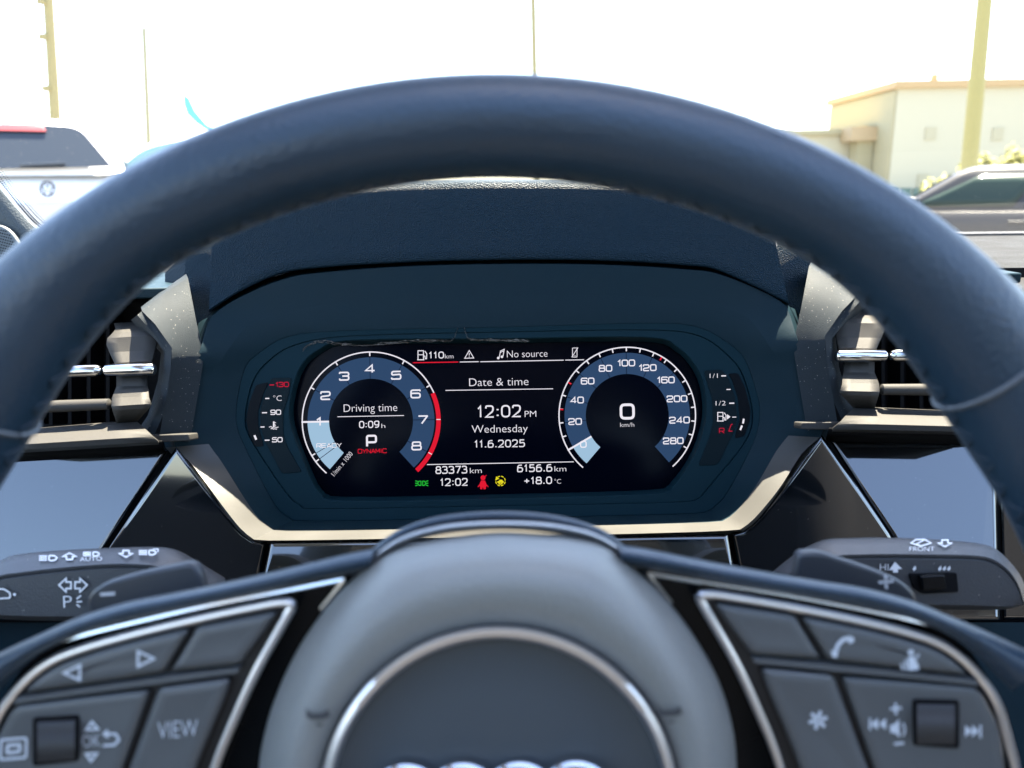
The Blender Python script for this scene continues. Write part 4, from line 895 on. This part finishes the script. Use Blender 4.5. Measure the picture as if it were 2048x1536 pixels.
# ------------------------------------------------------------------ cars outside
def make_car(name, loc, heading, L_, Wd, Ht, belt, paint, lab, style, tint):
    """local x forward, y left, z up; heading = world angle of local x"""
    c = thing(name, loc, lab, 'car'); M_ = Matrix.Translation(loc) @ Matrix.Rotation(heading, 4, 'Z')
    T = lambda x, y, z: M_ @ Vector((x, y, z))
    hw = Wd / 2; hl_ = L_ / 2
    hood_l = style['hood']; tail_l = style['tail']
    st_ = []
    for x, wk, zt in ((-hl_, 0.80, belt * 0.82), (-hl_ + 0.06, 0.90, belt * 0.93), (-hl_ + 0.25, 0.97, belt * 0.99), (-hl_ + max(0.4, tail_l), 1.0, belt), (-0.2, 1.0, belt), (hl_ - hood_l, 1.0, belt * 0.985), (hl_ - hood_l * 0.5, 0.97, belt * 0.93), (hl_ - 0.25, 0.92, belt * 0.84), (hl_ - 0.06, 0.84, belt * 0.70), (hl_, 0.72, belt * 0.58)):
        w_ = hw * wk
        prof_ = [(w_ * 0.86, 0.22), (w_ * 0.97, 0.32), (w_, 0.50), (w_ * 1.0, 0.66), (w_ * 0.985, zt - 0.10), (w_ * 0.95, zt - 0.02), (w_ * 0.88, zt), (w_ * 0.4, zt + 0.025), (0, zt + 0.03)]
        full = [(y, z) for y, z in prof_] + [(-y, z) for y, z in prof_[::-1][1:]]
        st_.append([T(x, y, z) for y, z in full])
    v = [p for r_ in st_ for p in r_]; n = len(st_[0]); f = []
    for i in range(len(st_) - 1):
        for j in range(n - 1): f.append((i * n + j, i * n + j + 1, (i + 1) * n + j + 1, (i + 1) * n + j))
        f.append((i * n + n - 1, i * n, (i + 1) * n, (i + 1) * n + n - 1))
    f += [tuple(range(n)), tuple(range((len(st_) - 1) * n, len(st_) * n))]
    mk('body', v, f, paint, c, subsurf=1, angle=50)
    # greenhouse frustum
    xb0, xb1 = -hl_ + style['gr0'], hl_ - style['gr1']; xt0, xt1 = -hl_ + style['rr0'], hl_ - style['rr1']
    wb, wt = hw * 0.90, hw * 0.70; zb, zt = belt - 0.02, Ht
    bot = [(xb0, wb), (xb1, wb), (xb1, -wb), (xb0, -wb)]; top = [(xt0, wt), (xt1, wt), (xt1, -wt), (xt0, -wt)]
    N_ = 40
    def ring_(b, z, r): 
        q = rpoly(b, r, True, 6); return [T(x, y, z) for x, y in q]
    rws = []
    for t_ in (0, 0.25, 0.5, 0.75, 0.9):
        q = [(b[0] + (tp[0] - b[0]) * (t_ ** 1.05), b[1] + (tp[1] - b[1]) * t_ ** 1.25) for b, tp in zip(bot, top)]
        rws.append(ring_(q, zb + (zt - 0.05 - zb) * t_ / 0.9 * 0.97, 0.14))
    for k_, zz in ((0.97, zt - 0.025), (0.88, zt - 0.006), (0.5, zt), (0.02, zt + 0.005)):
        cxm = (xt0 + xt1) / 2; rws.append(ring_([(cxm + (x - cxm) * k_, y * k_) for x, y in top], zz, 0.14 * k_))
    grid('roof', rws, paint, c, closed=True, angle=55)
    def surf(side_, u, t_, off):
        b4 = [(b[0] + (tp[0] - b[0]) * (t_ ** 1.05), b[1] + (tp[1] - b[1]) * t_ ** 1.25) for b, tp in zip(bot, top)]
        z = zb + (zt - 0.05 - zb) * t_ / 0.9 * 0.97
        i, j = {'L': (0, 1), 'R': (3, 2), 'F': (2, 1), 'B': (3, 0)}[side_]
        a, b_ = b4[i], b4[j]; x = a[0] + (b_[0] - a[0]) * u; y = a[1] + (b_[1] - a[1]) * u
        ox, oy = {'L': (0, 1), 'R': (0, -1), 'F': (1, 0.0), 'B': (-1, 0.0)}[side_]
        bow = style.get('bow', 0.0) * (1 - (2 * u - 1) ** 2) if side_ in 'FB' else 0
        return T(x + ox * (off + bow), y + oy * off, z + off * 0.35)
    def pane_(nm, side_, us, t0, t1, m=tint, off=0.012, n=8):
        u0, u1, u2, u3 = us  # bottom u0..u1, top u2..u3
        g_ = []
        for j in range(5):
            t_ = t0 + (t1 - t0) * j / 4; k_ = j / 4; a, b_ = u0 + (u2 - u0) * k_, u1 + (u3 - u1) * k_
            g_.append([surf(side_, a + (b_ - a) * i / n, t_, off) for i in range(n + 1)])
        return grid(nm, g_, m, c, solid=0.006)
    for s_ in 'LR':
        for us in style['panes']: pane_('side_window', s_, us, 0.08, 0.80)
    pane_('windscreen_glass', 'F', (0.04, 0.96, 0.08, 0.92), 0.06, 0.82)
    if style.get('rear', 1): pane_('rear_window', 'B', (0.05, 0.95, 0.12, 0.88), 0.10, 0.80)
    tyre = mat('tyre_rubber', (0.02, 0.02, 0.02), 0.8); rimm = mat('wheel_alloy', (0.5, 0.5, 0.5), 0.3, metal=1)
    for x in (-hl_ + 0.85, hl_ - 0.85):
        for sy in (-1, 1):
            ctr = T(x, sy * (hw - 0.10), 0.33); ax = M_.to_3x3() @ Vector((0, sy, 0))
            w1 = tube('wheel', [ctr - ax * 0.11, ctr - ax * 0.10, ctr + ax * 0.09, ctr + ax * 0.11], [0.28, 0.33, 0.33, 0.29], tyre, c, n=28)
            tube('wheel_disc', [ctr + ax * 0.105, ctr + ax * 0.118, ctr + ax * 0.12], [0.22, 0.21, 0.06], rimm, w1, n=20)
    for sy in (-1, 1):
        m_ = [T(xb1 - 0.30 + dx, sy * (hw + 0.09 + dy), belt + 0.02 + dz) for dx, dy, dz in ((0, -.11, -.02), (0.03, .06, -.03), (0.05, .10, .02), (0.03, .09, .11), (0, -.06, .11))]
        slab('door_mirror', m_, M_.to_3x3() @ Vector((0.12, 0, 0)), paint, c, bevel=0.03)
        hl2 = [T(hl_ - 0.10, sy * hw * 0.52, belt * 0.66), T(hl_ - 0.36, sy * hw * 0.93, belt * 0.72), T(hl_ - 0.40, sy * hw * 0.93, belt * 0.80), T(hl_ - 0.16, sy * hw * 0.54, belt * 0.74)]
        slab('headlight', hl2, M_.to_3x3() @ Vector((0.03, 0.02 * sy, 0.02)), mat('headlight_glass', (0.6, 0.62, 0.65), 0.1), c, bevel=0.008)
        tl2 = [T(-hl_ + 0.02, sy * hw * 0.55, belt * 0.80), T(-hl_ + 0.10, sy * hw * 0.97, belt * 0.80), T(-hl_ + 0.10, sy * hw * 0.97, belt * 0.66), T(-hl_ + 0.0, sy * hw * 0.6, belt * 0.68)]
        slab('tail_light', tl2, M_.to_3x3() @ Vector((-0.035, 0.01 * sy, 0)), mat('tail_light_red', (0.22, 0.03, 0.035), 0.4), c, bevel=0.008)
        for x in (0.1, -0.85):
            tube('door_handle', [T(x, sy * (hw + 0.015), belt - 0.14), T(x - 0.2, sy * (hw + 0.015), belt - 0.14)], 0.014, paint, c, n=8)
    return c, T
WHITE = mat('white_paint', (0.78, 0.79, 0.80), 0.25, coat=0.5)
SILV = mat('silver_paint', (0.62, 0.65, 0.68), 0.25, coat=0.5)
DARKP = mat('charcoal_paint', (0.022, 0.023, 0.026), 0.4, spec=0.2, dust=(9, 0.09, 0.25))
TINT = mat('tinted_glass', (0.020, 0.026, 0.034), 0.2, spec=0.3, dust=(60, 0.10, 0.18)); TINT2 = mat('blue_glass', (0.06, 0.11, 0.125), 0.12, spec=0.3); TINT3 = mat('green_grey_glass', (0.022, 0.034, 0.03), 0.15, spec=0.08, dust=(30, 0.08, 0.12))
SUVY = 6.6
sc0 = B(40, 378, SUVY)
SUVT = B(40, 241, SUVY + 0.6).z; SUVB = B(40, 346, SUVY).z
SUVH = R(114)
suv_loc = Vector((sc0.x + 2.35 * math.cos(SUVH), SUVY + 2.35 * math.sin(SUVH), 0))
suv, T = make_car('white_suv', suv_loc, SUVH, 4.7, 1.80, SUVT, SUVB, WHITE, 'white SUV parked with its dark rear window and round badge facing the dashboard', dict(hood=1.25, tail=0.3, gr0=0.02, gr1=1.2, rr0=0.30, rr1=1.75, bow=0.05, panes=[(0.05, 0.30, 0.14, 0.34), (0.33, 0.62, 0.36, 0.62), (0.65, 0.95, 0.65, 0.86)], rear=0), TINT)
def zc(py): return B(40, py, SUVY).z
MI = (Matrix.Translation(suv_loc) @ Matrix.Rotation(SUVH, 4, 'Z')).inverted()
def RP(px, py, off):                                 # pixel ray met with the raked rear of the SUV
    r = ray(px, py); o = Vector((0, 0, CAM_Z)); a, b = 3.0, 14.0
    def g_(t):
        q = MI @ (o + r * t); k = min(1.2, max(0, (q.z - SUVB) / (SUVT - SUVB))); return q.x - (-2.35 + 0.28 * k - off)
    for _ in range(50):
        m = (a + b) / 2
        if g_(m) < 0: a = m
        else: b = m
    return o + r * a
back = Vector((math.cos(SUVH), math.sin(SUVH), 0))
rwp = [RP(x, y, 0.07) for x, y in rpoly([(224, 333), (166, 264), (146, 254), (60, 248), (0, 247), (-60, 249), (-90, 256), (-106, 266), (-146, 338), (40, 337)], [3, 26, 20, 60, 60, 60, 20, 26, 3, 60])]
slab('rear_window', rwp, back * 0.03, TINT, suv, bevel=0)
slab('brake_light', [RP(x, y, 0.095) for x, y in ((92, 263), (86, 252), (0, 249), (-30, 250), (-36, 262), (0, 261))], back * 0.03, MATS['tail_light_red'], suv, bevel=0.004)
BP = lambda dx, dy: RP(95 + dx, 378 - dy, 0.075)
BADGE = mat('badge_metal', (0.10, 0.10, 0.11), 0.5, metal=0.6)
lg = tube('badge', [BP(14.5 * math.cos(k * math.pi / 16), 14.5 * math.sin(k * math.pi / 16)) for k in range(32)], 0.009, BADGE, suv, n=8, closed=True)
tube('badge_letter', [BP(x, y) for x, y in ((-11, 9), (-4.5, -11), (0, 0), (4.5, -11), (11, 9))], 0.007, BADGE, lg, n=6)
tube('badge_letter', [BP(x, y) for x, y in ((-5, 13), (0, 2), (5, 13))], 0.007, BADGE, lg, n=6)
slab('plate_recess', [RP(x, y, 0.06) for x, y in rpoly([(20, 408), (158, 406), (150, 448), (28, 450)], 8)], back * 0.03, mat('recess_grey', (0.35, 0.35, 0.34), 0.5), suv, bevel=0.006)
tube('rear_wiper', [RP(40, 331, 0.09), RP(130, 327, 0.09)], 0.014, TINT, suv, n=8)
for sy in (-0.6, 0.6): tube('roof_rail', [T(-1.9, sy, SUVT + 0.005), T(-1.7, sy, SUVT + 0.05), T(0.3, sy, SUVT + 0.05), T(0.5, sy, SUVT + 0.005)], 0.018, SILV, suv, n=8)
C2Y = 10.0
c2 = B(236, 346, C2Y - 0.8)
car2, T2 = make_car('silver_crossover', Vector((c2.x + 0.88, C2Y, 0)), R(188), 4.3, 1.8, B(420, 272, C2Y).z, B(250, 350, C2Y - 0.8).z, SILV, 'pale silver crossover with bluish windows parked beyond the white SUV', dict(hood=1.1, tail=0.3, gr0=0.05, gr1=0.95, rr0=0.4, rr1=1.7, panes=[(0.05, 0.28, 0.14, 0.3), (0.31, 0.60, 0.33, 0.60)]), TINT2)
qw = rpoly([(241, 341), (262, 316), (288, 298), (325, 288), (372, 285), (392, 285), (386, 352), (262, 354)], [3, 30, 30, 30, 30, 3, 3, 8])
slab('front_side_window', [B(x, y, C2Y - 1.08 + 0.22 * (350 - y) / 65 + (x - 241) * 0.0009) for x, y in qw], (0.0, 0.03, 0), TINT2, car2, bevel=0)
C3Y = 9.2
c3 = B(2035, 400, C3Y)
car3, T3 = make_car('charcoal_hatchback', Vector((c3.x, C3Y, 0)), R(150), 4.4, 1.8, 1.29, 0.82, DARKP, 'dusty charcoal hatchback parked in front of the cream building', dict(hood=1.15, tail=0.4, gr0=0.15, gr1=0.95, rr0=0.6, rr1=1.65, panes=[(0.07, 0.32, 0.16, 0.33), (0.35, 0.62, 0.36, 0.62), (0.65, 0.96, 0.65, 0.88)]), TINT3)

# ------------------------------------------------------------------ building, poles, flag, hedge
STUC = mat('cream_stucco', (0.40, 0.36, 0.25), 0.85, bump=(8, 0.2, 0.02), vary=0.06); TRIMB = mat('tan_cornice', (0.36, 0.24, 0.11), 0.7); STUC2 = mat('sand_shade_stucco', (0.30, 0.26, 0.15), 0.85, vary=0.06)
bd = thing('commercial_building', B(1900, 400, 42) * Vector((1, 1, 0)).x if False else Vector((28, 42, 0)), 'cream flat roofed commercial building with tan cornice', 'building')
BY = 40.0
cz = B(1797, 172, BY); x0 = cz.x; HT = cz.z
boxw('wall', (x0 + 14, BY + 4, HT / 2), (28, 8, HT), STUC, bd)
boxw('cornice', (x0 + 14, BY + 4, HT + 0.05), (28.5, 8.5, 0.34), TRIMB, bd)
boxw('return_wall', (x0 - 0.05, BY + 4, HT / 2 - 0.1), (0.1, 7.9, HT - 0.22), STUC2, bd)  # shade of this side is put into the darker stucco colour
wz = B(1650, 268, BY + 3).z; wx0 = B(1480, 268, BY + 3).x
boxw('wing', ((wx0 + x0) / 2 - 0.05, BY + 6, wz / 2), (x0 - wx0 - 0.2, 6, wz), STUC, bd)
boxw('wing_cornice', ((wx0 + x0) / 2 - 0.1, BY + 5.9, wz + 0.08), (x0 - wx0 - 0.1, 6.4, 0.26), STUC2, bd)
boxw('corner_pier', (x0 - 0.55, BY + 2.3, wz / 2 + 0.1), (0.8, 1.0, wz + 0.4), STUC2, bd)
boxw('pier_cap', (x0 - 0.75, BY + 2.2, wz - 0.1), (1.4, 1.3, 0.7), mat('brown_cap', (0.36, 0.26, 0.14), 0.7), bd)
for px, py in ((1861, 267), (1995, 268), (1845, 360)):
    q = B(px, py, BY); boxw('wall_vent', (q.x, BY - 0.02, q.z), (0.55, 0.06, 0.6), mat('vent_stucco', (0.35, 0.31, 0.20), 0.85), bd)
q = B(1878, 167, BY); boxw('roof_vent', (q.x, BY + 0.5, q.z + 0.25), (0.25, 0.25, 0.5), TRIMB, bd)
# low shopfront
MULL = mat('white_mullion', (0.8, 0.8, 0.78), 0.5); GP = mat('shop_glass', (0.06, 0.12, 0.10), 0.1); RP = mat('red_panel', (0.5, 0.05, 0.05), 0.5)
for k in range(5):
    a = B(1776 + 25 * k, 376, BY); b = B(1795 + 25 * k, 394, BY); cc = B(1795 + 25 * k, 414, BY)
    slab('shop_pane', [Vector((a.x, BY - 0.05, a.z)), Vector((b.x, BY - 0.05, a.z)), Vector((b.x, BY - 0.05, b.z)), Vector((a.x, BY - 0.05, b.z))], (0, 0.05, 0), GP, bd, bevel=0)
    slab('shop_panel', [Vector((a.x, BY - 0.05, b.z - 0.12)), Vector((b.x, BY - 0.05, b.z - 0.12)), Vector((b.x, BY - 0.05, cc.z)), Vector((a.x, BY - 0.05, cc.z))], (0, 0.05, 0), RP, bd, bevel=0)
WOOD = mat('weathered_pole_wood', (0.24, 0.20, 0.09), 0.85, bump=(20, 0.5, 0.02), vary=0.3); WOODL = mat('pale_pole', (0.24, 0.215, 0.12), 0.7, vary=0.1)
def pole(name, pxb, pyb, pxt, Y, rad, m, lab, h=None, rings=()):
    b = B(pxb, pyb, Y); b.z = 0
    top = B(pxt, -60, Y); lean = (top.x - B(pxb, pyb, Y).x) / max(1, (top.z - B(pxb, pyb, Y).z))
    H_ = h or top.z + 2
    o = thing(name, Vector((b.x, Y, 0)), lab, 'pole', None)
    base = Vector((b.x - lean * B(pxb, pyb, Y).z, Y, 0))
    tube('shaft', [base + Vector((lean * z, 0, z)) for z in (-0.02, H_ * 0.5, H_)], [rad * 1.12, rad, rad * 0.85], m, o, n=16)
    for py in rings:
        z = B(pxb, py, Y).z; c = base + Vector((lean * z, -rad, z))
        boxw('bracket', c + Vector((-rad * 0.8, 0, 0)), (rad * 1.5, 0.14, 0.16), WOOD, o, bevel=0.02)
    return o
pole('utility_pole', 110, 230, 93, 24, 0.15, WOOD, 'wooden utility pole with brackets rising behind the white SUV', rings=(5, 75, 178))
pole('lamp_post', 297, 275, 283, 26, 0.085, WOODL, 'thin pale lamp post beyond the silver crossover', h=B(285, 55, 26).z)
pole('street_pole', 1069, 135, 1065, 34, 0.12, WOOD, 'plain pole standing straight ahead above the wheel rim')
pole('leaning_pole', 1937, 345, 1975, 21, 0.19, mat('yellow_pole_wood', (0.28, 0.235, 0.085), 0.85, bump=(20, 0.4, 0.02), vary=0.2), 'thick wooden utility pole in front of the cream building')  # slightly yellower wood than the other poles
fl_ = thing('feather_flag', Vector((B(372, 300, 16).x, 16, 0)), 'small light blue feather banner on a thin mast', 'flag')
fx = B(370, 300, 16).x
tube('mast', [Vector((fx, 16, 0)), Vector((fx - 0.05, 16, 2.0)), Vector((fx - 0.06, 16, B(368, 165, 16).z))], 0.012, WOODL, fl_, n=8)
BLU = mat('banner_blue', (0.10, 0.38, 0.60), 0.7)
fpts = [B(x, y, 15.98) for x, y in ((366, 188), (378, 196), (390, 222), (412, 248), (430, 262), (424, 268), (392, 246), (374, 228), (368, 210))]
slab('banner', fpts, (0, 0.012, 0), BLU, fl_, bevel=0)
def shrub(name, c, rx, ry, rz, n, lab, seed):
    random.seed(seed); o = thing(name, Vector((c[0], c[1], 0)), lab, 'shrub', 'shrubs along the building'); v = []; f = []
    for i in range(n):
        while True:
            p = Vector([random.uniform(-1, 1) for _ in range(3)])
            if 0.35 < p.length < 1: break
        k = 0.8 + 0.3 * math.sin(p.x * 7 + seed) * math.cos(p.y * 5); p = Vector((p.x * rx * k, p.y * ry * k, p.z * rz * k)) + Vector(c)
        if p.z < 0.05: continue
        d1 = Vector([random.uniform(-1, 1) for _ in range(3)]).normalized() * 0.11; d2 = d1.orthogonal().normalized() * 0.06; b = len(v)
        v += [p - d1, p + d2, p + d1, p - d2]; f.append((b, b + 1, b + 2, b + 3))
    lf = mk('foliage', v, f, mat('leaf_yellow_green', (0.20, 0.19, 0.03), 0.6, vary=0.4), o, smooth=False, recalc=False); lf['kind'] = 'stuff'
    for k in range(3): tube('stem', [Vector((c[0] + 0.2 * (k - 1), c[1], 0)), Vector((c[0] + 0.5 * (k - 1) * rx, c[1], c[2] * 0.9))], [0.05, 0.02], WOOD, o, n=7)
for i, (px, py, Y, rx, rz) in enumerate(((1885, 390, 30, 0.9, 0.8), (1965, 345, 28, 0.9, 0.8), (2030, 338, 27, 1.0, 0.9))):
    q = B(px, py, Y); shrub('shrub', (q.x, Y, max(0.6, q.z - 0.1)), rx, 0.8, rz, 1500, ['low yellow green shrub beside the red and green shopfront', 'yellow green shrub at the foot of the thick wooden pole', 'taller yellow green shrub showing above the charcoal hatchback roof'][i], i + 1)
